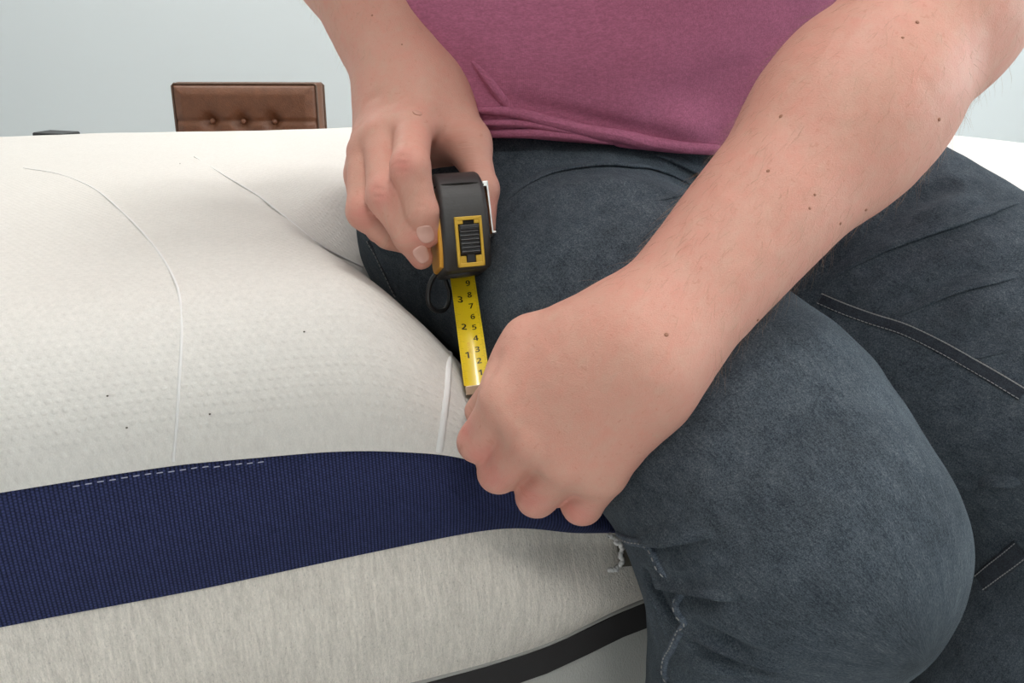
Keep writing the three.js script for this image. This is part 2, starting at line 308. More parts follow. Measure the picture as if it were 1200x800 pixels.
// composes fields that know their local versions
function composed(parts, fn) { const whole = fn(...parts); whole.local = (x, y, z, R) => fn(...parts.map((p) => p.local(x, y, z, R))); return whole; }
function netMesh(f0, lo, hi, h, slack = 0.004) {
  const B = 8, nx = Math.ceil((hi.x - lo.x) / h / B), ny = Math.ceil((hi.y - lo.y) / h / B), nz = Math.ceil((hi.z - lo.z) / h / B);
  const NY = ny * B + 2, NZ = nz * B + 2, id = (i, j, k) => (i * NY + j) * NZ + k;
  const pos = [], nor = [], e = 0.0007, map = new Map(), edges = [], S = B + 1, val = new Float32Array(S * S * S), I = (a, b, c) => (a * S + b) * S + c;
  const half = B * h * 0.87 + slack;
  const CO = [[0, 0, 0], [1, 0, 0], [0, 1, 0], [1, 1, 0], [0, 0, 1], [1, 0, 1], [0, 1, 1], [1, 1, 1]], ED = [[0, 1], [2, 3], [4, 5], [6, 7], [0, 2], [1, 3], [4, 6], [5, 7], [0, 4], [1, 5], [2, 6], [3, 7]];
  for (let bi = 0; bi < nx; bi++) for (let bj = 0; bj < ny; bj++) for (let bk = 0; bk < nz; bk++) {
    const ox = lo.x + bi * B * h, oy = lo.y + bj * B * h, oz = lo.z + bk * B * h;
    if (Math.abs(f0(ox + B * h / 2, oy + B * h / 2, oz + B * h / 2)) > half) continue;
    const f = f0.local ? f0.local(ox + B * h / 2, oy + B * h / 2, oz + B * h / 2, half + 0.004) : f0, first = pos.length;
    let any = 0;
    for (let a = 0; a < S; a++) for (let b = 0; b < S; b++) for (let c = 0; c < S; c++) { const d = f(ox + a * h, oy + b * h, oz + c * h); val[I(a, b, c)] = d; any |= d < 0 ? 1 : 2; }
    if (any !== 3) continue;
    for (let a = 0; a < B; a++) for (let b = 0; b < B; b++) for (let c = 0; c < B; c++) {
      let m = 0; for (let q = 0; q < 8; q++) if (val[I(a + CO[q][0], b + CO[q][1], c + CO[q][2])] < 0) m |= 1 << q;
      const i = bi * B + a, j = bj * B + b, k = bk * B + c;
      if (m && m !== 255) {
        let x = 0, y = 0, z = 0, n = 0;
        for (const [p, q] of ED) if (((m >> p) & 1) !== ((m >> q) & 1)) {
          const P = CO[p], Q = CO[q], v0 = val[I(a + P[0], b + P[1], c + P[2])], v1 = val[I(a + Q[0], b + Q[1], c + Q[2])], t = v0 / (v0 - v1);
          x += P[0] + (Q[0] - P[0]) * t; y += P[1] + (Q[1] - P[1]) * t; z += P[2] + (Q[2] - P[2]) * t; n++;
        }
        map.set(id(i, j, k), pos.length / 3); pos.push(ox + (a + x / n) * h, oy + (b + y / n) * h, oz + (c + z / n) * h);
      }
      const s0 = m & 1;
      if (s0 !== ((m >> 1) & 1)) edges.push(i, j, k, 0, s0);
      if (s0 !== ((m >> 2) & 1)) edges.push(i, j, k, 1, s0);
      if (s0 !== ((m >> 4) & 1)) edges.push(i, j, k, 2, s0);
    }
  for (let v = first; v < pos.length; v += 3) {
      let x = pos[v], y = pos[v + 1], z = pos[v + 2], gx, gy, gz;
      for (let it = 0; it < 2; it++) {
        const a = f(x + e, y - e, z - e), b = f(x - e, y - e, z + e), c = f(x - e, y + e, z - e), d = f(x + e, y + e, z + e);
        gx = a - b - c + d; gy = -a - b + c + d; gz = -a + b - c + d;
        const l = Math.hypot(gx, gy, gz) || 1, m = (a + b + c + d) / 4, st = clamp(m / Math.max(l / (4 * e), 0.5), -h * 0.6, h * 0.6); gx /= l; gy /= l; gz /= l;
        if (it === 0) { x -= gx * st; y -= gy * st; z -= gz * st; }
      }
      pos[v] = x; pos[v + 1] = y; pos[v + 2] = z; nor[v] = gx; nor[v + 1] = gy; nor[v + 2] = gz;
    }
  }
  const idx = [];
  for (let e = 0; e < edges.length; e += 5) {
    const i = edges[e], j = edges[e + 1], k = edges[e + 2], ax = edges[e + 3], s = edges[e + 4];
    let A, Bv, C, D;
    if (ax === 0) { A = id(i, j - 1, k - 1); Bv = id(i, j, k - 1); C = id(i, j, k); D = id(i, j - 1, k); }
    else if (ax === 1) { A = id(i - 1, j, k - 1); Bv = id(i - 1, j, k); C = id(i, j, k); D = id(i, j, k - 1); }
    else { A = id(i - 1, j - 1, k); Bv = id(i, j - 1, k); C = id(i, j, k); D = id(i - 1, j, k); }
    A = map.get(A); Bv = map.get(Bv); C = map.get(C); D = map.get(D);
    if (A === undefined || Bv === undefined || C === undefined || D === undefined) continue;
    if (s) idx.push(A, Bv, C, A, C, D); else idx.push(A, C, Bv, A, D, C);
  }
  return { pos, nor, idx };
}
// uv in metres around and along the nearest bone of each triangle; col: (x, y, z) => [r, g, b]
function wrapped({ pos, nor, idx }, bones, col) {
  const bs = bones.map(([a, b, r, away]) => {
    const d = b.clone().sub(a), L = d.length(); d.divideScalar(L);
    const ref = (away || V(0, 0, -1)).clone().multiplyScalar(-1); const X = ref.sub(d.clone().multiplyScalar(ref.dot(d))).normalize(), Y = d.clone().cross(X);
    return { a, d, L, X, Y, r };
  });
  const key = new Map(), P = [], N = [], U = [], C = [], ix = [];
  const ang = (b, v) => { const x = pos[v * 3] - b.a.x, y = pos[v * 3 + 1] - b.a.y, z = pos[v * 3 + 2] - b.a.z; return [Math.atan2(x * b.Y.x + y * b.Y.y + z * b.Y.z, x * b.X.x + y * b.X.y + z * b.X.z), x * b.d.x + y * b.d.y + z * b.d.z]; };
  for (let t = 0; t < idx.length; t += 3) {
    const v = [idx[t], idx[t + 1], idx[t + 2]], cx = (pos[v[0] * 3] + pos[v[1] * 3] + pos[v[2] * 3]) / 3, cy = (pos[v[0] * 3 + 1] + pos[v[1] * 3 + 1] + pos[v[2] * 3 + 1]) / 3, cz = (pos[v[0] * 3 + 2] + pos[v[1] * 3 + 2] + pos[v[2] * 3 + 2]) / 3;
    let bi = 0, bd = 1e9;
    if (bs.length > 1) bs.forEach((b, i) => {
      const x = cx - b.a.x, y = cy - b.a.y, z = cz - b.a.z, s = clamp(x * b.d.x + y * b.d.y + z * b.d.z, 0, b.L), q = Math.hypot(x - b.d.x * s, y - b.d.y * s, z - b.d.z * s) / b.r; if (q < bd) { bd = q; bi = i; }
    });
    const b = bs[bi], A = v.map((w) => ang(b, w)), mx = Math.max(A[0][0], A[1][0], A[2][0]);
    for (let q = 0; q < 3; q++) {
      let w = 0, th = A[q][0]; if (mx - th > Math.PI) { th += 2 * Math.PI; w = 1; }
      const kk = (v[q] * 64 + bi) * 2 + w; let o = key.get(kk);
      if (o === undefined) {
        o = P.length / 3; key.set(kk, o); const s = v[q] * 3;
        P.push(pos[s], pos[s + 1], pos[s + 2]); N.push(nor[s], nor[s + 1], nor[s + 2]); U.push(th * b.r + bi * 0.037, A[q][1] + bi * 0.053);
        if (col) C.push(...col(pos[s], pos[s + 1], pos[s + 2], bi, th, A[q][1] / b.L));
      }
      ix.push(o);
    }
  }
  return geoFrom(P, ix, U, N, col ? C : null);
}

/* ---------------------------------------------------------------- skeleton */
const J = {
  RH: V(-0.021, 0.603, -0.766), RK: V(0.1725, 0.485, -0.388), LH: V(0.291, 0.604, -0.862), LK: V(0.533, 0.457, -0.532),
  RA: V(0.135, 0.10, -0.42), LA: V(0.40, 0.10, -0.555),
  RW: V(-0.0786, 0.7275, -0.6356), RE: at(366, -165, 0.72), LW: at(748, 416, 0.425), LE: at(1096, 16, 0.49),
  RS: V(-0.10, 1.15, -0.68), LS: V(0.36, 1.09, -0.69), NECK: V(0.14, 1.23, -0.66), HEAD: V(0.15, 1.37, -0.60),
};
const FACE = V(0.51, 0, 0.86).normalize(), SIDE = V(0.86, 0, -0.51).normalize();

/* ---------------------------------------------------------------- mattress shape */
const MA = 19.5 * DEG, ME = V(Math.cos(MA), 0, -Math.sin(MA)), MN = V(Math.sin(MA), 0, Math.cos(MA)), MO = V(0, 0, -0.47);
const MW = 1.42, MU0 = -0.85, MU1 = 1.18, TOP = 0.612;
const toUW = (x, z) => [(x - MO.x) * ME.x + (z - MO.z) * ME.z, -((x - MO.x) * MN.x + (z - MO.z) * MN.z)];
const fromUW = (u, w, y) => V(MO.x + ME.x * u - MN.x * w, y, MO.z + ME.z * u - MN.z * w);
function curve1(pts) { // smooth monotone-ish interpolation of [x, y] pairs
  return (x) => {
    if (x <= pts[0][0]) return pts[0][1]; const n = pts.length; if (x >= pts[n - 1][0]) return pts[n - 1][1];
    let i = 0; while (x > pts[i + 1][0]) i++;
    const p0 = pts[Math.max(0, i - 1)], p1 = pts[i], p2 = pts[i + 1], p3 = pts[Math.min(n - 1, i + 2)], t = (x - p1[0]) / (p2[0] - p1[0]), d = p2[0] - p1[0];
    const m1 = (p2[1] - p0[1]) / Math.max(1e-6, p2[0] - p0[0]) * d, m2 = (p3[1] - p1[1]) / Math.max(1e-6, p3[0] - p1[0]) * d, t2 = t * t, t3 = t2 * t;
    return (2 * t3 - 3 * t2 + 1) * p1[1] + (t3 - 2 * t2 + t) * m1 + (-2 * t3 + 3 * t2) * p2[1] + (t3 - t2) * m2;
  };
}
const bandTopY = curve1([[-0.5, 0.526], [-0.3, 0.5265], [-0.213, 0.5268], [-0.165, 0.5236], [-0.114, 0.5189], [-0.071, 0.5105], [-0.036, 0.4998], [0.026, 0.468], [0.09, 0.435], [0.2, 0.415], [0.35, 0.43], [0.6, 0.48], [0.8, 0.515]]);
const bandBotY = curve1([[-0.5, 0.44], [-0.3, 0.439], [-0.2, 0.437], [-0.06, 0.440], [0, 0.4365], [0.082, 0.414], [0.2, 0.385], [0.35, 0.38], [0.6, 0.415], [0.8, 0.438]]);
const baseY = curve1([[-0.9, 0.3165], [-0.06, 0.3170], [0.03, 0.3215], [0.109, 0.3400], [0.2, 0.345], [0.6, 0.322], [1.2, 0.3165]]);
const sagSegs = [[J.RH, J.RK, 0.122, 0.072, 0.72], [J.LH, J.LK, 0.128, 0.095, 0.8], [J.RH, J.LH, 0.13, 0.13, 1], [J.RH.clone().lerp(J.LH, 0.5), V(0.33, 0.42, -0.50), 0.12, 0.15, 0.9]];
function topY(u, w) {
  const p = fromUW(u, w, 0), x = p.x, z = p.z;
  let y = TOP + 0.012 * Math.sin(clamp(w / MW, 0, 1) * Math.PI) + 0.004 * noise(u * 3, w * 3, 0.3) + 0.0015 * noise(u * 11, w * 9, 4.3);
  for (const [a, b, r1, r2, tm] of sagSegs) {
    const dx = b.x - a.x, dz = b.z - a.z, t = clamp(((x - a.x) * dx + (z - a.z) * dz) / (dx * dx + dz * dz), 0, tm), r = r1 + (r2 - r1) * t;
    const dh = Math.hypot(x - a.x - dx * t, z - a.z - dz * t), yc = a.y + (b.y - a.y) * t, q = 0.80 * r;
    const yb = dh < q ? yc - Math.sqrt(r * r - dh * dh) : yc - Math.sqrt(r * r - q * q) + (dh - q) * 1.5;
    y = smin(y, yb, 0.07);
  }
  // the drawn-in trough that runs from the hip across the top
  { const ax = -0.09, az = -0.60, bx = -0.43, bz = -1.10, dx = bx - ax, dz = bz - az, t = clamp(((x - ax) * dx + (z - az) * dz) / (dx * dx + dz * dz), -0.1, 1.1), q = Math.hypot(x - ax - dx * t, z - az - dz * t);
    y -= 0.014 * (1 - sstep(t, 0.35, 1.05)) * Math.exp(-q * q / (0.055 * 0.055)); }
  // far and end edges round over
  const eb = MW - w; if (eb < 0.09) y -= 0.09 * (1 - Math.sqrt(Math.max(0, 1 - ((0.09 - eb) / 0.09) ** 2)));
  const er = MU1 - u; if (er < 0.09) y -= 0.08 * (1 - Math.sqrt(Math.max(0, 1 - ((0.09 - er) / 0.09) ** 2)));
  const el = u - MU0; if (el < 0.09) y -= 0.08 * (1 - Math.sqrt(Math.max(0, 1 - ((0.09 - el) / 0.09) ** 2)));
  return y;
}
const RND = 0.085, EXP = 2.7;
// front profile of the cover: s in 0..1 from the band seam to the top at w = RND
function frontCover(u, s) {
  const yB = bandTopY(u), yA = Math.max(topY(u, RND), yB + 0.004), th = s * Math.PI / 2, c = Math.pow(Math.cos(th), 2 / EXP), q = Math.pow(Math.sin(th), 2 / EXP);
  const yy = yB + (yA - yB) * q, w = RND * (1 - c);
  return fromUW(u, w - 0.006 * Math.sin(Math.PI * s) * (1 - s), yy);
}
function mattressInside(x, y, z) {
  const [u, w] = toUW(x, z); if (w < -0.02) return 1;
  if (w >= RND) return y - topY(u, w);
  const yB = bandTopY(u), yA = Math.max(topY(u, RND), yB + 0.004);
  if (y < yB) return -w;
  const a = clamp((RND - w) / RND, 0, 3), b = clamp((y - yB) / (yA - yB), 0, 3), k = Math.pow(Math.pow(a, EXP) + Math.pow(b, EXP), 1 / EXP);
  return (k - 1) * 0.06;
}
function onMattress(px, py) {
  const r = ray(px, py).normalize(); let t = 0.3, last = t;
  for (; t < 2.5; t += 0.002) { const p = r.clone().multiplyScalar(t).add(EYE); if (mattressInside(p.x, p.y, p.z) < 0) break; last = t; }
  let lo = last, hi = t; for (let i = 0; i < 24; i++) { const m = (lo + hi) / 2, p = r.clone().multiplyScalar(m).add(EYE); if (mattressInside(p.x, p.y, p.z) < 0) hi = m; else lo = m; }
  return r.multiplyScalar(hi).add(EYE);
}
// a seam point on the cover, found on the profile itself and lifted a little
function seamAt(px, py, lift) {
  const p = onMattress(px, py), [u, w] = toUW(p.x, p.z); let q;
  if (w < RND) { const yB = bandTopY(u), yA = Math.max(topY(u, RND), yB + 0.004), s = Math.asin(Math.pow(clamp((p.y - yB) / (yA - yB), 0, 1), EXP / 2)) * 2 / Math.PI; q = frontCover(u, s); q.addScaledVector(MN, lift * (1 - s)); q.y += lift * s; } else { q = fromUW(u, w, topY(u, w) + lift); }
  return q;
}
function sheet(nu, nv, fn, uvfn, flip) {
  const pos = [], uv = [], idx = [];
  for (let i = 0; i <= nu; i++) for (let j = 0; j <= nv; j++) { const p = fn(i / nu, j / nv); pos.push(p.x, p.y, p.z); const q = uvfn(i / nu, j / nv, p); uv.push(q[0], q[1]); }
  for (let i = 0; i < nu; i++) for (let j = 0; j < nv; j++) { const a = i * (nv + 1) + j, b = a + nv + 1; if (flip) idx.push(a, a + 1, b, b, a + 1, b + 1); else idx.push(a, b, a + 1, b, b + 1, a + 1); }
  return geoFrom(pos, idx, uv);
}
// u samples, finer in view
const uAt = (s) => MU0 + (MU1 - MU0) * s;
{
  const T = thing('mattress', 'white knit mattress with navy band and grey border, dented by the seated person', 'mattress');
  // cover: front roll, top, back roll and two ends in one sheet
  const NF = 26, NT = 150;
  const arc = (u, v) => { if (v < NF) return frontCover(u, v / NF); if (v <= NF + NT) { const w = RND + (MW - RND) * Math.pow((v - NF) / NT, 1.25); return fromUW(u, w, topY(u, w)); } return fromUW(u, MW, topY(u, MW) + (bandTopY(-0.4) - topY(u, MW)) * (v - NF - NT) / 4); };
  const NV = NF + NT + 4;
  const cum = {};
  mesh('top_cover', sheet(420, NV, (a, b) => arc(uAt(a), Math.round(b * NV)), (a, b) => { const v = Math.round(b * NV); return [uAt(a), v < NF ? v / NF * 0.115 : v <= NF + NT ? 0.115 + (MW - RND) * Math.pow((v - NF) / NT, 1.25) : 0.115 + MW + (v - NF - NT) * 0.02]; }), M.cover, T);
  const bow = (u, q) => 0.005 * Math.sin(Math.PI * q) + 0.0035 * noise(u * 6, q * 2, 1.2) + 0.012 * Math.exp(-(((u - 0.06) / 0.12) ** 2)) * Math.sin(Math.PI * Math.min(1, q * 1.2));
  // a shallow fold in the band and border beside the knee
  const dent = (u, y) => 0.006 * Math.exp(-(((u - 0.055 - (0.40 - y) * 0.4) / 0.022) ** 2)) * sstep(y, 0.36, 0.40) * (1 - sstep(y, 0.43, 0.46)) - 0.004 * Math.exp(-(((u + 0.02) / 0.03) ** 2)) * sstep(y, 0.44, 0.48);
  mesh('navy_band', sheet(300, 18, (a, b) => { const u = uAt(a), y = bandBotY(u) + (bandTopY(u) - bandBotY(u)) * b; return fromUW(u, 0.0015 - bow(u, b) * 0.5 - dent(u, y) * 0.6, y); }, (a, b) => [uAt(a), b * 0.085], false), M.band, T);
  mesh('grey_border', sheet(300, 24, (a, b) => { const u = uAt(a), y = baseY(u) + (bandBotY(u) - baseY(u)) * b; return fromUW(u, 0.002 - bow(u, b) * 0.9 + dent(u, y) + 0.004 * Math.pow(1 - b, 6), y); }, (a, b) => [uAt(a), b * 0.11], false), M.border, T);
  mesh('underside', sheet(20, 12, (a, b) => fromUW(uAt(a), 0.012 + (MW - 0.03) * b, baseY(uAt(a))), (a, b) => [uAt(a), b * MW], true), M.border, T);
  // the far side and the two ends of the border
  const ends = [];
  ends.push(sheet(40, 6, (a, b) => fromUW(uAt(a), MW - 0.002, baseY(uAt(a)) + (bandTopY(-0.4) + 0.005 - baseY(uAt(a))) * b), (a, b) => [uAt(a), b * 0.2], true));
  for (const [u, fl] of [[MU0, true], [MU1, false]]) ends.push(sheet(40, 6, (a, b) => { const w = MW * a; const yT = w < RND ? frontCover(u, Math.asin(Math.pow(1 - Math.pow(1 - w / RND, EXP), 1 / EXP * EXP / 2)) / Math.PI * 2).y : topY(u, w); return fromUW(u, w, baseY(u) + (yT - baseY(u)) * b); }, (a, b) => [a * MW, b * 0.28], fl));
  mesh('end_panel', mergeGeometries(ends), M.border, T);
  mesh('seam_welt', tube(dense([[203, 540], [207, 500], [210, 450], [213, 400], [211, 350], [198, 315], [178, 285], [145, 250], [105, 218], [65, 203], [28, 197]].map((q) => seamAt(...q, -0.0001)), 0.01), 0.0010, 120, 6), M.coverSeam, T);
  mesh('seam_welt', tube(dense([[515, 529], [518, 500], [521, 465], [524, 430], [524, 405], [519, 385], [510, 371]].map((q) => seamAt(...q, -0.0013)), 0.005), 0.0028, 60, 8), M.coverSeam, T);
  mesh('seam_welt', tube(dense([[228, 184], [262, 205], [300, 228], [335, 255], [372, 285], [408, 305], [425, 313]].map((q) => seamAt(...q, 0.0003)), 0.01), 0.0011, 60, 6), M.coverSeam, T);
  // piping between border and base
  mesh('piping', tube(Array.from({ length: 40 }, (_, i) => { const u = uAt(i / 39); return fromUW(u, 0.006, baseY(u) - 0.0005); }), 0.0027, 120, 8), M.piping, T);
  for (const [x, y] of [[127, 461], [149, 499], [356, 387], [211, 192], [246, 483]]) { const p = seamAt(x, y, 0.0002); mesh('lint_speck', ball(p, 0.0007, 0.0005, 0.0006, 8), M.lining, T); }
  // white stitching that shows under the upper edge of the band
  const st = [];
  for (let i = 0; i < 17; i++) { const u = -0.262 + i * 0.0062, p = fromUW(u, -0.0036, bandTopY(u) - 0.0014 + 0.0008 * noise(i, 0, 3)); st.push(new THREE.CapsuleGeometry(0.00036, 0.0028, 3, 6).rotateZ(Math.PI / 2).rotateY(MA).translate(p.x, p.y, p.z)); }
  mesh('stitching', mergeGeometries(st), M.whiteThread, T, { kind: 'stuff', label: 'short white stitches along the top of the navy band' });
}
/* torn opening in the border beside the knee */
{
  const T = scene.getObjectByName('mattress'), q = (px, py, l) => { const r = ray(px, py), t = (MO.x * MN.x + MO.z * MN.z + l) / (r.x * MN.x + r.z * MN.z); return r.multiplyScalar(t).add(EYE); };
  const L = 0.011, ring = [[722, 634], [735, 640], [748, 652], [752, 662], [740, 663], [728, 664], [724, 650]].map(([x, y]) => q(x, y, L)), sh = new THREE.BufferGeometry().setFromPoints(ring); sh.setIndex([0, 5, 1, 0, 6, 5, 1, 5, 4, 1, 4, 2, 2, 4, 3]); sh.computeVertexNormals();
  const n = sh.attributes.normal; if (V(n.getX(0), n.getY(0), n.getZ(0)).dot(MN) < 0) { sh.index.array.reverse(); sh.computeVertexNormals(); }
  mesh('opening', sh, M.lining, T, { label: 'dark gap behind the torn grey fabric' });
  const edge = dense([[714, 625], [722, 633], [729, 641], [726, 650], [729, 657], [723, 665], [714, 668]].map(([x, y]) => q(x, y, L)), 0.0012).map((p) => p.addScaledVector(V(rnd() - .5, rnd() - .5, rnd() - .2), 0.0022));
  mesh('torn_edge', tube(edge, 0.0018, 90, 7), M.coverSeam, T, { label: 'frayed pale edge of the torn fabric' });
}
/* bed base */
{
  const T = thing('bed_base', 'low grey bed base with a black fabric trim, under the mattress', 'bed base');
  const rail = (u0, u1, w, hgt) => sheet(60, 3, (a, b) => { const u = u0 + (u1 - u0) * a; return fromUW(u, w, baseY(u) - 0.003 - hgt * (1 - b)); }, (a, b) => [u0 + (u1 - u0) * a, b * hgt], false);
  const slab = [rail(MU0 + 0.01, MU1 - 0.01, 0.004, 0.026)];
  slab.push(sheet(60, 3, (a, b) => { const u = MU0 + 0.01 + (MU1 - MU0 - 0.02) * a; return fromUW(u, MW - 0.01, baseY(u) - 0.003 - 0.026 * (1 - b)); }, (a, b) => [a * 2, b * 0.03], true));
  slab.push(sheet(60, 3, (a, b) => { const u = MU0 + 0.01 + (MU1 - MU0 - 0.02) * a; return fromUW(u, 0.004 + (MW - 0.014) * b, baseY(u) - 0.029); }, (a, b) => [a * 2, b * MW], true));
  slab.push(sheet(60, 3, (a, b) => { const u = MU0 + 0.01 + (MU1 - MU0 - 0.02) * a; return fromUW(u, 0.004 + (MW - 0.014) * b, baseY(u) - 0.003); }, (a, b) => [a * 2, b * MW], false));
  mesh('black_trim', mergeGeometries(slab), M.strap, T);
  const side = [sheet(60, 4, (a, b) => { const u = MU0 + 0.02 + (MU1 - MU0 - 0.04) * a; return fromUW(u, 0.012, 0.03 + (baseY(u) - 0.0285 - 0.03) * b); }, (a, b) => [a * 2, b * 0.26], false), sheet(60, 4, (a, b) => { const u = MU0 + 0.02 + (MU1 - MU0 - 0.04) * a; return fromUW(u, MW - 0.02, 0.03 + (baseY(u) - 0.0285 - 0.03) * b); }, (a, b) => [a * 2, b * 0.26], true)];
  for (const [u, fl] of [[MU0 + 0.02, true], [MU1 - 0.02, false]]) side.push(sheet(20, 4, (a, b) => fromUW(u, 0.012 + (MW - 0.032) * a, 0.03 + (baseY(u) - 0.0585) * b), (a, b) => [a * MW, b * 0.26], fl));
  side.push(sheet(4, 4, (a, b) => fromUW(MU0 + 0.02 + (MU1 - MU0 - 0.04) * a, 0.012 + (MW - 0.032) * b, 0.03), (a, b) => [a, b], true));
  mesh('side_panel', mergeGeometries(side), M.panelFabric, T, { label: 'light grey fabric side below the black trim' });
  for (const u of [MU0 + 0.12, MU1 - 0.12]) for (const w of [0.12, MW - 0.12]) { const p = fromUW(u, w, 0); mesh('leg', new THREE.CylinderGeometry(0.025, 0.022, 0.031, 16).translate(p.x, 0.0155, p.z), M.blackMetal, T); }
}

/* ---------------------------------------------------------------- person */
const person = thing('person', 'seated person in mauve t-shirt and blue jeans holding a tape measure to the mattress', 'person');

/* jeans */
const jeansBaseGroups = () => {
  const { RH, RK, LH, LK, RA, LA } = J, T1 = RH.clone().lerp(RK, 0.5).add(V(0.009, 0.009, -0.003)), T2 = RH.clone().lerp(RK, 0.84).add(V(0.009, 0.009, -0.003));
  return [
    { k: 0.034, join: 0.03, prims: [cone(RH, T1, 0.122, 0.107), cone(T1, T2, 0.107, 0.090), cone(T2, RK, 0.090, 0.072), ellip(RK.clone().add(V(0.004, 0.002, 0.006)), 0.076, 0.078, 0.076), cone(RK.clone().add(V(-0.008, -0.03, 0.0)), RA, 0.064, 0.050), cone(at(893, 660, 0.505), at(868, 800, 0.575), 0.072, 0.068)] },
    { k: 0.045, join: 0.03, prims: [cone(LH, LK, 0.134, 0.104), cone(LH.clone().lerp(RH, 0.2).add(V(0, -0.03, 0.04)), LK.clone().add(V(-0.05, -0.03, -0.02)), 0.11, 0.09), cone(LK, LA, 0.088, 0.055), cone(LK.clone().lerp(LA, 0.15).add(V(-0.02, 0, -0.02)), LK.clone().lerp(LA, 0.5).add(V(-0.01, 0, -0.02)), 0.075, 0.065)] },
    { k: 0.06, join: 0.045, prims: [cone(RH, LH, 0.125, 0.13), cone(RH.clone().lerp(LH, 0.3).add(V(0.0, 0.048, 0.02)), RH.clone().lerp(LH, 0.7).add(V(0.0, 0.048, 0.02)), 0.124, 0.124)] },
  ];
};
const jeansBase = field(jeansBaseGroups());
const onJ = (list, f = jeansBase) => list.map(([x, y]) => march(f, x, y)).filter(Boolean);
const jeansCrease = creases([
  { pts: onJ([[610, 250], [650, 228], [690, 218], [740, 218], [785, 226], [830, 246]]), amp: -0.005, w: 0.014 },
  // left thigh: soft drag folds
  { pts: onJ([[1000, 262], [1040, 247], [1080, 228], [1130, 214], [1185, 206]]), amp: 0.013, w: 0.012 },
  { pts: onJ([[1050, 266], [1100, 248], [1150, 230], [1199, 216]]), amp: -0.006, w: 0.012 },
  { pts: onJ([[980, 355], [1060, 326], [1120, 306], [1199, 272]]), amp: -0.006, w: 0.013 },
  { pts: onJ([[1110, 376], [1150, 360], [1199, 350]]), amp: -0.005, w: 0.010 },
  // behind and under the right knee
  { pts: onJ([[800, 728], [840, 736], [880, 752], [915, 770]]), amp: -0.004, w: 0.012 },
  { pts: onJ([[800, 744], [830, 752], [870, 770], [915, 786]]), amp: 0.015, w: 0.010 },
  { pts: onJ([[765, 686], [790, 693], [815, 698], [850, 706]]), amp: 0.011, w: 0.008 },
  { pts: onJ([[728, 640], [755, 642], [785, 641], [830, 636]]), amp: 0.005, w: 0.006 },
  { pts: onJ([[750, 662], [768, 695], [783, 722], [800, 742]]), amp: 0.010, w: 0.006 },
  { pts: onJ([[600, 300], [640, 290], [690, 290], [740, 300]]), amp: -0.003, w: 0.020 },
]);
const jeansF = composed([jeansBase, jeansCrease], (jb, jc) => (x, y, z) => { const d = jb(x, y, z); if (d > 0.03 || d < -0.03) return d; return d + jc(x, y, z) + 0.0022 * noise(x * 14, y * 14, z * 14) + 0.0010 * noise(x * 38, y * 38, z * 38); });
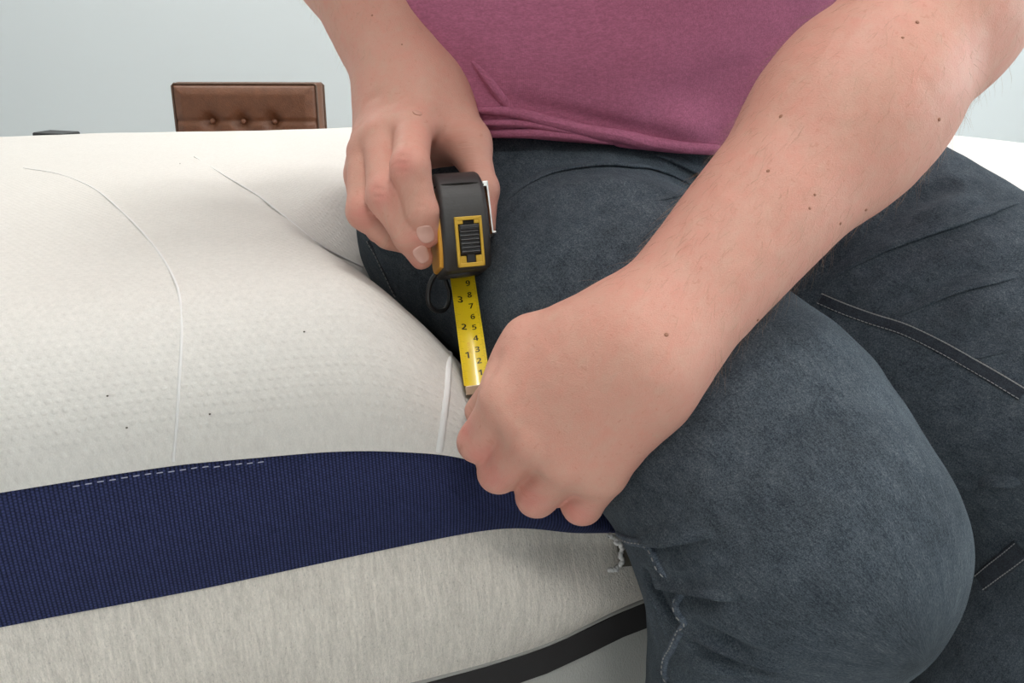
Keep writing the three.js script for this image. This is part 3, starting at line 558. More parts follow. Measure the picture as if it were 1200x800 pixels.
{
  const raw = netMesh(jeansF, V(-0.18, 0.06, -1.02), V(0.66, 0.82, -0.26), 0.0027, 0.016);
  const away = V(0, -0.6, -0.8);
  const col = (x, y, z) => {
    // the washed cloth, uneven in its own grain
    const g = noise(x * 25, y * 25, z * 25), g2 = noise(x * 90, y * 90, z * 90), g3 = noise(x * 8, y * 8, z * 8);
    const k = 0.62 + 0.10 * g + 0.09 * g2 + 0.10 * g3;
    return [k * 0.65, k * 0.65, k * 0.63];
  };
  const jeans = mesh('jeans', wrapped(raw, [[J.RH, J.RK, 0.11, away], [J.RK, J.RA, 0.075, V(-0.5, 0, -0.8)], [J.LH, J.LK, 0.12, away], [J.LK, J.LA, 0.08, V(0, 0, -1)], [J.RH, J.LH, 0.125, V(0, -1, 0)]], col), M.denim, person);
  const lay = (pts, off) => dense(pts, 0.004).map((p) => p.clone().add(grad(jeansF, p).multiplyScalar(off - jeansF(p.x, p.y, p.z))));
  const strip = (pts, w, hgt) => { // flat raised seam that follows the cloth
    const P = lay(pts, 0), n = P.length, pos = [], uv = [], idx = [], prof = [[-1, -0.3], [-0.92, 0.7], [-0.5, 1], [0.5, 1], [0.92, 0.7], [1, -0.3]];
    P.forEach((p, i) => { const N = grad(jeansF, p), T = P[Math.min(n - 1, i + 1)].clone().sub(P[Math.max(0, i - 1)]).normalize(), S = T.clone().cross(N).normalize();
      prof.forEach(([a, b], j) => { const q = p.clone().addScaledVector(S, a * w / 2).addScaledVector(N, b * hgt); pos.push(q.x, q.y, q.z); uv.push(a * w / 2, i * 0.004); }); });
    for (let i = 0; i < n - 1; i++) for (let j = 0; j < prof.length - 1; j++) { const a = i * prof.length + j, b = a + prof.length; idx.push(a, a + 1, b, b, a + 1, b + 1); }
    return geoFrom(pos, idx, uv);
  };
  const stitches = (pts, off, len, gap, r, up = 0.0012) => {
    const P = lay(pts, 0.0012), c = new THREE.CatmullRomCurve3(P), L = c.getLength(), out = [];
    for (let s = 0; s < L; s += len + gap) { const t = Math.min(1, s / L), p = c.getPointAt(t), T = c.getTangentAt(t), N = grad(jeansF, p), S = T.clone().cross(N).normalize();
      p.addScaledVector(S, off); p.addScaledVector(N, up - jeansF(p.x, p.y, p.z));
      const g = new THREE.CapsuleGeometry(r, len * 0.8, 2, 5); g.applyQuaternion(new THREE.Quaternion().setFromUnitVectors(V(0, 1, 0), T)); out.push(g.translate(p.x, p.y, p.z)); }
    return mergeGeometries(out);
  };
  // a fold of cloth: flush with the leg on one side, a rounded lip that overhangs on the other
  const onto = (p) => { for (let k = 0; k < 4; k++) { const d = jeansF(p.x, p.y, p.z); if (Math.abs(d) < 0.00005) break; p.addScaledVector(grad(jeansF, p), -d); } return p; };
  const fold = (pts, wid, hgt, dir = V(0, 1, -0.3)) => {
    if (pts.length < 2) return;
    const P = dense(pts, 0.003), n = P.length, pos = [], uv = [], idx = [], cc = [];
    const prof = []; for (let q = 0; q <= 12; q++) { const a = 1 - q / 12; prof.push([a * wid, hgt * Math.pow(0.5 + 0.5 * Math.cos(Math.PI * a), 1.3) - (q === 0 ? 0.0006 : 0)]); }
    prof.push([-0.0007, hgt * 0.80], [-0.0009, hgt * 0.58], [-0.0004, hgt * 0.36], [0.0010, hgt * 0.18], [0.003, -0.001]);
    P.forEach((p0, i) => {
      const p = onto(p0.clone()), N = grad(jeansF, p), T = P[Math.min(n - 1, i + 1)].clone().sub(P[Math.max(0, i - 1)]).normalize(), S = T.clone().cross(N).normalize(); if (S.dot(dir) < 0) S.negate();
      const e = Math.pow(Math.sin(Math.PI * clamp(i / (n - 1), 0, 1)), 0.75), wob = 1 + 0.25 * noise(p.x * 40, p.y * 40, p.z * 40);
      prof.forEach(([a, h], j) => { const q = onto(p.clone().addScaledVector(S, a * (0.5 + 0.5 * e))), M2 = grad(jeansF, q); q.addScaledVector(M2, h > 0 ? h * e * wob - 0.0005 * (1 - e) : h); pos.push(q.x, q.y, q.z); uv.push(a, i * 0.003); cc.push(...col(q.x, q.y, q.z)); });
    });
    const m = prof.length; for (let i = 0; i < n - 1; i++) for (let j = 0; j < m - 1; j++) { const a = i * m + j, b = a + m; idx.push(a, a + 1, b, b, a + 1, b + 1); }
    const g = geoFrom(pos, idx, uv, null, cc), mid2 = Math.floor(n / 2) * m + 6, nn = g.attributes.normal;
    if (V(nn.getX(mid2), nn.getY(mid2), nn.getZ(mid2)).dot(grad(jeansF, V(pos[mid2 * 3], pos[mid2 * 3 + 1], pos[mid2 * 3 + 2]))) < 0) { for (let i = 0; i < idx.length; i += 3) { const t = idx[i]; idx[i] = idx[i + 1]; idx[i + 1] = t; } g.setIndex(idx); g.computeVertexNormals(); }
    mesh('fold', g, M.denim, jeans);
  };
  const F2 = (l, ...a) => fold(onJ(l, jeansF), ...a);
  F2([[588, 240], [605, 226], [625, 213], [650, 203], [690, 197], [735, 197], [770, 201], [800, 212], [838, 231]], 0.016, 0.0032);
  F2([[752, 178], [775, 186], [800, 197], [825, 210], [858, 228]], 0.014, 0.0050);
  F2([[750, 236], [790, 231], [830, 233]], 0.010, 0.0018);
  F2([[955, 338], [1010, 308], [1060, 287], [1110, 270], [1160, 252], [1199, 237]], 0.018, 0.0042);
  F2([[1050, 372], [1110, 348], [1160, 334], [1199, 323]], 0.016, 0.0032);
  F2([[1146, 571], [1165, 569], [1182, 570], [1199, 566]], 0.014, 0.0040);
  F2([[1095, 430], [1140, 420], [1199, 408]], 0.014, 0.0015);
  F2([[726, 634], [745, 636], [770, 636], [800, 634], [838, 629]], 0.013, 0.0060);
  F2([[763, 676], [780, 686], [800, 691], [825, 696], [860, 704]], 0.014, 0.0080);
  F2([[797, 736], [815, 741], [840, 749], [870, 762], [900, 774], [930, 780]], 0.018, 0.0110);
  F2([[786, 780], [820, 783], [860, 788], [935, 796]], 0.014, 0.0028);
  F2([[752, 664], [764, 690], [778, 716], [797, 742]], 0.011, 0.0060, V(1, 0.2, 0));
  F2([[757, 690], [762, 720], [770, 760]], 0.006, 0.0015, V(1, 0.2, 0));
  F2([[765, 690], [772, 720], [784, 755]], 0.006, 0.0015, V(1, 0.2, 0));
  F2([[434, 286], [446, 306], [456, 326], [464, 346]], 0.007, 0.0016, V(1, 0.2, 0));
  const inseam = onJ([[962, 350], [985, 360], [1020, 373], [1060, 386], [1100, 405], [1150, 433], [1199, 462]], jeansF);
  mesh('inseam', strip(inseam, 0.011, 0.0015), M.denimSeam, jeans);
  mesh('inseam_stitching', mergeGeometries([stitches(inseam, 0.0045, 0.0022, 0.0010, 0.00042), stitches(inseam, -0.0042, 0.0022, 0.0006, 0.0006)]), M.thread, jeans, { kind: 'stuff', label: 'two pale rows of stitches' });
  const calf = onJ([[1149, 682], [1165, 669], [1182, 656], [1199, 642]], jeansF);
  if (calf.length > 2) {
    mesh('inseam', strip(calf, 0.016, 0.0016), M.denimSeam, jeans);
    mesh('inseam_stitching', mergeGeometries([stitches(calf, 0.0060, 0.0022, 0.0010, 0.0005), stitches(calf, -0.0060, 0.0022, 0.0010, 0.0005)]), M.thread, jeans, { kind: 'stuff', label: 'two pale rows of stitches' });
  }
  const out = onJ([[713, 612], [725, 626], [740, 634], [757, 638], [768, 655], [778, 672], [790, 686], [800, 694], [793, 704], [794, 718], [803, 728], [796, 742], [788, 757], [780, 772], [779, 790], [784, 799]], jeansF);
  mesh('side_seam', strip(out, 0.0055, 0.0020), M.denimWorn, jeans);
  mesh('seam_stitching', stitches(out, 0.0, 0.0022, 0.0026, 0.00045, 0.0023), M.thread, jeans, { kind: 'stuff', label: 'pale worn stitches down the knee seam' });
  const hipSeam = onJ([[432, 283], [444, 305], [455, 328], [464, 346]], jeansF);
  mesh('side_seam', strip(hipSeam, 0.004, 0.0012), M.denimSeam, jeans);
  mesh('seam_stitching', stitches(hipSeam, 0.001, 0.0028, 0.0016, 0.0005), M.thread, jeans, { kind: 'stuff', label: 'pale stitches on the hip seam' });
}

/* t-shirt */
{
  const PM = J.RH.clone().lerp(J.LH, 0.5);
  const bel = V(0.098, 0.777, -0.820), chest = V(0.13, 1.02, -0.72);
  const off = (c, s, f, y) => c.clone().addScaledVector(SIDE, s).addScaledVector(FACE, f).add(V(0, y, 0));
  const base = field([
    { k: 0.10, join: 0.05, prims: [ellip(off(bel, -0.085, 0, 0), 0.165, 0.155, 0.165), ellip(off(bel, 0.085, 0, 0), 0.165, 0.155, 0.165), ellip(off(bel, -0.05, -0.02, -0.07), 0.165, 0.09, 0.165), ellip(off(bel, 0.08, -0.02, -0.07), 0.165, 0.09, 0.165), cone(off(chest, -0.09, 0, 0), off(chest, 0.09, 0, 0), 0.135, 0.135), cone(off(chest, -0.1, -0.02, 0.08), off(chest, 0.1, -0.02, 0.08), 0.10, 0.10)] },
    { k: 0.05, join: 0.05, prims: [cone(J.RS, J.RS.clone().lerp(J.RE, 0.62), 0.085, 0.078)] },
    { k: 0.05, join: 0.05, prims: [cone(J.LS, J.LS.clone().lerp(J.LE, 0.55), 0.085, 0.080)] },
    { k: 0.05, join: 0.05, prims: [cone(V(0.13, 1.12, -0.70), V(0.14, 1.17, -0.675), 0.095, 0.075), cone(J.RS, J.LS, 0.078, 0.078), cone(V(0.115, 0.86, -0.80), V(0.13, 1.05, -0.72), 0.15, 0.135)] },
  ]);
  // rolls of gathered cloth above the hem
  const onS = (list) => list.map(([x, y]) => march(base, x, y)).filter(Boolean);
  const hemY = (x) => 0.694 - 0.085 * x;
  const low = { };
  const rolls = [
    { p: onS([[530, 128], [575, 130], [602, 132], [640, 141], [690, 153], [735, 161], [790, 173], [850, 182], [910, 188]]), r: 0.0050, r2: 0.0062, d: 0.0008 },
    { p: onS([[545, 145], [590, 144], [630, 147], [665, 154], [705, 164]]), r: 0.0036, r2: 0.0030, d: 0.0012 },
    { p: onS([[545, 159], [600, 157], [640, 157], [675, 160], [725, 168]]), r: 0.0046, r2: 0.0036, d: 0.0012 },
    { p: onS([[715, 168], [745, 175], [785, 182], [820, 187], [880, 192]]), r: 0.0036, r2: 0.0042, d: 0.0012 },
    { p: onS([[548, 68], [568, 94], [586, 115], [606, 134]]), r: 0.0030, r2: 0.0040, d: -0.0012, flat: 1.3 },
  ].filter((r) => r.p.length > 2);
  const cr = creases([
    { pts: onS([[740, 116], [780, 112], [830, 110], [880, 104], [920, 92]]), amp: 0.013, w: 0.026 },
    { pts: onS([[700, 95], [760, 90], [830, 80], [900, 66]]), amp: -0.002, w: 0.02 },
    { pts: onS([[760, 150], [800, 146], [850, 147]]), amp: -0.006, w: 0.02 },
    { pts: onS([[520, 40], [550, 78], [580, 112]]), amp: 0.003, w: 0.012 },
    { pts: onS([[550, 119], [600, 122], [640, 130], [690, 142], [760, 158], [840, 174]]), amp: 0.005, w: 0.007 },
    { pts: onS([[545, 84], [562, 104], [582, 124]]), amp: 0.004, w: 0.006 },
    { pts: onS([[700, 100], [740, 92], [790, 84]]), amp: 0.002, w: 0.014 },
    { pts: onS([[850, 60], [900, 48], [950, 30]]), amp: 0.0025, w: 0.007 },
    { pts: onS([[820, 92], [880, 76], [930, 55]]), amp: 0.003, w: 0.008 },
  ]);
  const f = composed([base, cr], (base, cr) => (x, y, z) => {
    let d = base(x, y, z);
    if (Math.abs(d) < 0.05) d += cr(x, y, z) + 0.0022 * noise(x * 12, y * 16, z * 12) + 0.0008 * noise(x * 30, y * 45, z * 30);
    const h = hemY(x) - y; // hem
    if (h > -0.05) { const k = 0.008, a = k - Math.abs(d - h); d = Math.max(d, h) + (a > 0 ? a * a / (4 * k) : 0); }
    return d;
  });
  const raw = netMesh(f, V(-0.30, 0.62, -1.02), V(0.56, 1.30, -0.46), 0.0030, 0.014);
  const tee = mesh('t_shirt', wrapped(raw, [[V(0.13, 0.60, -0.79), V(0.13, 1.2, -0.70), 0.2, V(-0.5, 0, -0.86)], [J.RS, J.RE, 0.08, V(0, 0, -1)], [J.LS, J.LE, 0.08, V(0, 0, -1)]]), M.shirt, person);
  // gathered rolls of cloth above the hem
  for (const { p, r, r2, d, flat = 1 } of rolls) {
    const P = dense(p, 0.003), n = P.length, m = 14, pos = [], uv = [], idx = [];
    P.forEach((q0, i) => {
      const q = q0.clone(); for (let k = 0; k < 3; k++) q.addScaledVector(grad(f, q), -f(q.x, q.y, q.z));
      const N = grad(f, q), T = P[Math.min(n - 1, i + 1)].clone().sub(P[Math.max(0, i - 1)]).normalize(), S = T.clone().cross(N).normalize(), t = i / (n - 1);
      const rr = (r + (r2 - r) * t) * (0.25 + 0.75 * Math.pow(Math.sin(Math.PI * clamp(t, 0.0, 1)), 0.55)) * (1 + 0.12 * noise(i * 0.12, r * 900, 2.2));
      for (let k = 0; k <= m; k++) { const a = k / m * 2 * Math.PI, w = q.clone().addScaledVector(N, Math.cos(a) * rr * 0.9 + d - (t < 0.03 || t > 0.97 ? 0.002 : 0)).addScaledVector(S, Math.sin(a) * rr * flat); pos.push(w.x, w.y, w.z); uv.push(i * 0.003, k / m * rr * 6.3); }
    });
    for (let i = 0; i < n - 1; i++) for (let k = 0; k < m; k++) { const a = i * (m + 1) + k, b = a + m + 1; idx.push(a, a + 1, b, b, a + 1, b + 1); }
    const g = geoFrom(pos, idx, uv), nn = g.attributes.normal, c0 = Math.floor(n / 2) * (m + 1); const N0 = grad(f, P[Math.floor(n / 2)]);
    if (V(nn.getX(c0), nn.getY(c0), nn.getZ(c0)).dot(N0) < 0) { for (let i = 0; i < idx.length; i += 3) { const t = idx[i]; idx[i] = idx[i + 1]; idx[i + 1] = t; } g.setIndex(idx); g.computeVertexNormals(); }
    mesh('hem_fold', g, M.shirt, tee);
  }
}

/* body: arms, hands, torso, head in one skin */
let bodyF;
{
  const c = (a, b, r1, r2) => cone(a, b, r1, r2), P = at;
  const hand = [];
  const chain = (pts, rs, k = 0.004, join = 0.006) => { const prims = []; for (let i = 0; i < pts.length - 1; i++) prims.push(c(pts[i], pts[i + 1], rs[i], rs[i + 1])); hand.push({ k, join, prims }); };
  const head = J.HEAD, hf = V(0.40, -0.42, 0.82).normalize(), hq = new THREE.Quaternion().setFromRotationMatrix(new THREE.Matrix4().makeBasis(SIDE.clone().multiplyScalar(1), hf.clone().cross(SIDE).normalize(), hf.clone()));
  const ho = (x, y, z) => V(x, y, z).applyQuaternion(hq).add(head);
  const groups = [
    { k: 0.08, join: 0.05, prims: [c(V(0.10, 0.70, -0.84), V(0.12, 0.98, -0.74), 0.085, 0.085), c(J.RS, J.LS, 0.058, 0.058), c(J.NECK.clone().add(V(-0.01, -0.1, -0.02)), J.NECK.clone().lerp(head, 0.5), 0.058, 0.056)] },
    { k: 0.02, join: 0.02, prims: [ellip(ho(0, 0.03, -0.015), 0.076, 0.095, 0.098, hq), ellip(ho(0, -0.05, 0.02), 0.058, 0.07, 0.065, hq), ellip(ho(0, -0.10, 0.055), 0.026, 0.02, 0.022, hq)] },
    { k: 0.006, join: 0.010, prims: [c(ho(0, 0.012, 0.085), ho(0, -0.030, 0.108), 0.008, 0.012), ellip(ho(0.012, -0.034, 0.098), 0.010, 0.008, 0.01, hq), ellip(ho(-0.012, -0.034, 0.098), 0.010, 0.008, 0.01, hq)] },
    { k: 0.004, join: 0.008, prims: [ellip(ho(0.078, -0.005, -0.01), 0.010, 0.032, 0.018, hq)] },
    { k: 0.004, join: 0.008, prims: [ellip(ho(-0.078, -0.005, -0.01), 0.010, 0.032, 0.018, hq)] },
    // right arm
    { k: 0.03, join: 0.03, prims: [c(J.RS, J.RE, 0.060, 0.050), c(J.RE, J.RE.clone().lerp(J.RW, 0.42), 0.050, 0.053), c(J.RE.clone().lerp(J.RW, 0.38), J.RW, 0.0540, 0.0375)] },
    // right palm
    { k: 0.016, join: 0.028, prims: [c(J.RW, P(480, 140, 0.585), 0.034, 0.027), c(P(497, 122, 0.592), P(484, 152, 0.552), 0.020, 0.0150), c(P(472, 122, 0.592), P(449, 160, 0.556), 0.020, 0.0148), c(P(455, 128, 0.598), P(430, 178, 0.566), 0.017, 0.0140), c(P(448, 138, 0.605), P(424, 206, 0.582), 0.016, 0.0130), c(P(490, 165, 0.60), P(440, 200, 0.60), 0.022, 0.018)] },
    { k: 0.008, join: 0.009, prims: [c(P(468, 150, 0.570), P(465, 205, 0.545), 0.0150, 0.0125), c(P(441, 165, 0.572), P(438, 228, 0.553), 0.0145, 0.0120)] },
    { k: 0.014, join: 0.022, prims: [c(P(516, 115, 0.600), P(550, 168, 0.578), 0.021, 0.0150), c(P(505, 130, 0.60), P(533, 172, 0.602), 0.018, 0.012)] },
    // left arm
    { k: 0.03, join: 0.03, prims: [c(J.LS, J.LE, 0.062, 0.049), c(J.LE, J.LE.clone().lerp(J.LW, 0.35), 0.0485, 0.0500), c(J.LE.clone().lerp(J.LW, 0.3), J.LW, 0.0505, 0.0335)] },
    // left palm
    { k: 0.018, join: 0.028, prims: [c(J.LW, P(695, 462, 0.432), 0.031, 0.031), c(P(725, 405, 0.428), P(597, 470, 0.436), 0.0215, 0.0165), c(P(735, 430, 0.424), P(627, 512, 0.428), 0.021, 0.0160), c(P(750, 455, 0.424), P(667, 540, 0.428), 0.021, 0.0155), c(P(748, 470, 0.428), P(703, 551, 0.435), 0.0165, 0.0150), c(P(690, 440, 0.44), P(640, 480, 0.46), 0.03, 0.024)] },
    { k: 0.014, join: 0.024, prims: [c(P(715, 392, 0.435), P(622, 404, 0.452), 0.021, 0.0150), c(P(680, 420, 0.435), P(606, 442, 0.455), 0.019, 0.016)] },
  ];
  // right fingers: index, middle, ring, little, thumb
  chain([P(484, 152, 0.552), P(480, 196, 0.515), P(494, 248, 0.521), P(502, 275, 0.530)], [0.0140, 0.0130, 0.0110, 0.0087], 0.005, 0.0030);
  chain([P(449, 160, 0.556), P(453, 230, 0.527), P(480, 277, 0.531), P(494, 302, 0.539)], [0.0140, 0.0130, 0.0108, 0.0087], 0.005, 0.0035);
  chain([P(430, 178, 0.566), P(428, 248, 0.548), P(456, 274, 0.552), P(484, 286, 0.556)], [0.0140, 0.0128, 0.0104, 0.0086], 0.005, 0.0025);
  chain([P(424, 206, 0.582), P(428, 246, 0.574), P(445, 268, 0.580), P(468, 276, 0.586)], [0.0130, 0.0116, 0.0096, 0.0080], 0.005, 0.0025);
  chain([P(550, 168, 0.578), P(567, 222, 0.566), P(568, 267, 0.562)], [0.0142, 0.0112, 0.0080], 0.006, 0.012);
  // left fingers curled under
  chain([P(597, 470, 0.436), P(561, 517, 0.455), P(578, 512, 0.487), P(600, 495, 0.490)], [0.0160, 0.0122, 0.0105, 0.0088], 0.005, 0.0035);
  chain([P(627, 512, 0.428), P(585, 552, 0.455), P(602, 535, 0.487), P(622, 515, 0.478)], [0.0156, 0.0122, 0.0105, 0.0088], 0.005, 0.0035);
  chain([P(667, 540, 0.428), P(629, 581, 0.455), P(648, 560, 0.487), P(662, 540, 0.476)], [0.0150, 0.0118, 0.0102, 0.0086], 0.005, 0.0035);
  chain([P(705, 553, 0.435), P(682, 591, 0.456), P(695, 572, 0.485), P(705, 556, 0.476)], [0.0142, 0.0112, 0.0096, 0.008], 0.005, 0.0035);
  chain([P(622, 404, 0.452), P(592, 450, 0.477), P(561, 482, 0.492)], [0.0148, 0.0125, 0.0090], 0.006, 0.012);
  const base = field([...groups, ...hand]);
  const onB = (list) => list.map(([x, y]) => march(base, x, y)).filter(Boolean);
  const cr = creases([
    // right hand: groove between the index and middle rays, wrist tendons, knuckle creases
    { pts: onB([[452, 140], [454, 158], [457, 180], [457, 200]]), amp: 0.0018, w: 0.0035 },
    { pts: onB([[463, 184], [472, 183], [482, 185]]), amp: 0.0009, w: 0.002, }, { pts: onB([[460, 192], [470, 191], [482, 193]]), amp: 0.0010, w: 0.0018 }, { pts: onB([[462, 200], [472, 201], [483, 200]]), amp: 0.0008, w: 0.0018 },
    { pts: onB([[434, 222], [444, 221], [454, 224]]), amp: 0.0008, w: 0.0018 }, { pts: onB([[433, 230], [444, 231], [455, 233]]), amp: 0.0009, w: 0.0018 },
    { pts: onB([[484, 243], [492, 242], [502, 244]]), amp: 0.0006, w: 0.0016 },
    { pts: onB([[432, 128], [455, 118], [478, 105], [500, 98]]), amp: 0.0016, w: 0.006 },
    { pts: onB([[423, 122], [440, 112], [456, 106]]), amp: 0.0012, w: 0.005 },
    // left hand: between the knuckles, tendon hollows
    { pts: onB([[577, 535], [592, 524], [606, 512], [622, 500]]), amp: 0.0016, w: 0.004 },
    { pts: onB([[611, 567], [626, 553], [644, 535]]), amp: 0.0016, w: 0.004 },
    { pts: onB([[660, 587], [672, 572], [684, 556]]), amp: 0.0016, w: 0.0045 },
    { pts: onB([[590, 408], [585, 420], [574, 440], [562, 462]]), amp: 0.0012, w: 0.004 },
  ]);
  bodyF = composed([base, cr], (base, cr) => (x, y, z) => { const d = base(x, y, z); if (d > 0.02 || d < -0.02) return d; return d + (y < 0.82 ? cr(x, y, z) : 0) + 0.0009 * noise(x * 22, y * 22, z * 22) + 0.00025 * noise(x * 120, y * 120, z * 120); });
  const raw = netMesh(bodyF, V(-0.34, 0.44, -1.0), V(0.48, 1.56, -0.28), 0.0025, 0.008);
  const red = [...onB([[471, 192], [444, 228], [424, 252], [566, 535], [577, 560], [623, 588], [675, 603], [567, 245], [545, 500]]).map((p) => [p, 0.011, 0.8]), ...onB([[497, 285], [492, 305]]).map((p) => [p, 0.008, 0.7])];
  const blot = (x, y, z) => noise(x * 30, y * 30, z * 30) * 0.6 + noise(x * 70 + 3, y * 70, z * 70) * 0.4;
  const col = (x, y, z) => {
    let r = 0; for (const [p, w, a] of red) { const q = ((x - p.x) ** 2 + (y - p.y) ** 2 + (z - p.z) ** 2) / (w * w); if (q < 6) r = Math.max(r, a * Math.exp(-q) * (0.8 + 0.4 * noise(x * 160, y * 160, z * 160))); }
    const b = blot(x, y, z) * 0.35; r = clamp(r + b * 0.35, -0.3, 1);
    return [0.71 - 0.02 * r, 0.366 * (1 - 0.30 * r), 0.284 * (1 - 0.24 * r)];
  };
  const body = mesh('body', wrapped(raw, [[J.RS, J.RE, 0.06, V(0, 0, -1)], [J.RE, J.RW, 0.048, V(0.3, -0.3, -0.9)], [J.RW, at(470, 200, 0.56), 0.04, V(0.2, -0.2, -1)], [J.LS, J.LE, 0.06, V(0, 0, -1)], [J.LE, J.LW, 0.05, V(0.2, -0.5, -0.8)], [J.LW, at(620, 540, 0.45), 0.045, V(0, -0.4, -0.9)], [V(0.13, 0.6, -0.8), V(0.13, 1.1, -0.7), 0.15, V(-0.5, 0, -0.86)], [J.NECK, J.HEAD, 0.08, V(-0.5, 0, -0.86)]], col), M.skin, person);
  // nails
  const nail = (px, py, dx, dy, len, wid) => {
    const p = march(bodyF, px, py); if (!p) return; const N = grad(bodyF, p), q = at(px + dx, py + dy, p.distanceTo(EYE)); const T = q.sub(p); T.addScaledVector(N, -T.dot(N)).normalize(); const S = T.clone().cross(N).normalize();
    const pos = [], idx = [], n = 10, cc = [];
    const pt = (a, r, lift) => { const A = Math.cos(a), B = Math.sin(a), e = 2.6, k = r / Math.pow(Math.pow(Math.abs(A), e) + Math.pow(Math.abs(B), e), 1 / e); const o = p.clone().addScaledVector(S, A * k * wid / 2).addScaledVector(T, B * k * len / 2); const g = grad(bodyF, o), d = bodyF(o.x, o.y, o.z); o.addScaledVector(g, lift - d); pos.push(o.x, o.y, o.z); };
    pt(0, 0, 0.0007); const rings = [[0.5, 0.0007], [0.85, 0.0006], [0.97, 0.0003], [1.0, -0.0006]], m = 28;
    rings.forEach(([r, l]) => { for (let i = 0; i < m; i++) pt(i / m * 2 * Math.PI, r, l); });
    for (let i = 0; i < m; i++) { idx.push(0, 1 + i, 1 + (i + 1) % m); for (let k = 0; k < rings.length - 1; k++) { const a = 1 + k * m + i, b = 1 + k * m + (i + 1) % m; idx.push(a, a + m, b, b, a + m, b + m); } }
    const g = geoFrom(pos, idx, null); const nn = g.attributes.normal; if (V(nn.getX(0), nn.getY(0), nn.getZ(0)).dot(N) < 0) { const ix = g.index.array; for (let i = 0; i < ix.length; i += 3) { const t = ix[i]; ix[i] = ix[i + 1]; ix[i + 1] = t; } g.computeVertexNormals(); }
    mesh('fingernail', g, M.nail, body);
  };
  nail(499, 274, 10, 24, 0.0145, 0.0120); nail(494, 298, 14, 20, 0.0140, 0.0115);
  // moles on the forearm, one raised wart on the hand
  for (const [x, y, r, big] of [[915, 136, 0.0011], [1101, 140, 0.0012], [900, 200, 0.0010], [1015, 246, 0.0010], [949, 244, 0.0009], [888, 375, 0.0009], [985, 262, 0.0010], [1075, 26, 0.0012], [1058, 44, 0.0009], [955, 228, 0.0008], [781, 392, 0.0012], [471, 52, 0.0007], [436, 18, 0.0009], [489, 132, 0.0036, 1]]) {
    const p = march(bodyF, x, y); if (!p) continue; const N = grad(bodyF, p);
    const g = new THREE.SphereGeometry(1, 14, 10).scale(r, r * (big ? 0.3 : 0.45), r * 0.85); g.applyQuaternion(new THREE.Quaternion().setFromUnitVectors(V(0, 1, 0), N));
    g.translate(p.x, p.y, p.z); mesh(big ? 'wart' : 'mole', g, big ? M.wart : M.mole, body);
  }
  // fine arm hair
  const hp = [], hi = [];
  const arm = (A, B, n, len) => {
    const D = B.clone().sub(A).normalize(), X = V(0, 1, 0).addScaledVector(D, -D.y).normalize(), Y = D.clone().cross(X);
    for (let k = 0; k < n; k++) {
      const a = rnd() * 2 * Math.PI, t = 0.02 + rnd() * 0.93, c = A.clone().lerp(B, t), d = X.clone().multiplyScalar(Math.cos(a)).addScaledVector(Y, Math.sin(a)); let s = 0.12; const o = V(0, 0, 0);
      for (let i = 0; i < 24; i++) { o.copy(c).addScaledVector(d, s); s -= bodyF(o.x, o.y, o.z) * 0.9; }
      const N = grad(bodyF, o), T = D.clone().addScaledVector(N, -D.dot(N)).addScaledVector(Y, (rnd() - 0.5) * 0.9).addScaledVector(X, (rnd() - 0.7) * 0.6).normalize(), L = len * (0.6 + 0.8 * rnd()), r = 0.00005, S = T.clone().cross(N).normalize(), b0 = hp.length / 3;
      const up = 0.3 + rnd() * 0.5;
      [[0, r], [0.5, r * 0.8], [1, r * 0.2]].forEach(([q, w]) => { const m = o.clone().addScaledVector(T, L * q).addScaledVector(N, L * up * q * (1 - 0.45 * q)); for (let e = 0; e < 3; e++) { const z = m.clone().addScaledVector(S, w * Math.cos(e * 2.094)).addScaledVector(N, w * Math.sin(e * 2.094)); hp.push(z.x, z.y, z.z); } });
      for (let q = 0; q < 2; q++) for (let e = 0; e < 3; e++) { const f = (e + 1) % 3, i0 = b0 + q * 3; hi.push(i0 + e, i0 + f, i0 + 3 + e, i0 + f, i0 + 3 + f, i0 + 3 + e); }
    }
  };
  arm(J.LE, J.LW, 1500, 0.011); arm(J.RE, J.RW, 800, 0.009);
  mesh('arm_hair', geoFrom(hp, hi), M.hair, body, { kind: 'stuff', label: 'fine light brown hairs on the forearms' });
  // face and hair
  for (const s of [-1, 1]) { const e = mesh('eye', ball(ho(s * 0.032, 0.005, 0.074), 0.0125), M.eyeWhite, person); mesh('iris', ball(ho(s * 0.032, 0.003, 0.0825), 0.0055), M.iris, e); }
  mesh('mouth', ball(V(0, 0, 0), 0.024, 0.006, 0.008).applyQuaternion(hq).translate(...ho(0, -0.068, 0.080).toArray()), M.lip, person);
  const hg = new THREE.SphereGeometry(1, 40, 28, 0, Math.PI * 2, 0, Math.PI * 0.56).scale(0.084, 0.105, 0.108), hpz = hg.attributes.position;
  for (let i = 0; i < hpz.count; i++) { const k = 1 + 0.03 * noise(hpz.getX(i) * 60, hpz.getY(i) * 60, hpz.getZ(i) * 60); hpz.setXYZ(i, hpz.getX(i) * k, hpz.getY(i) * k, hpz.getZ(i) * k); }
  hg.computeVertexNormals(); hg.rotateX(-0.35).applyQuaternion(hq).translate(...ho(0, 0.032, -0.020).toArray());
  mesh('hair', hg, M.headHair, person);
}
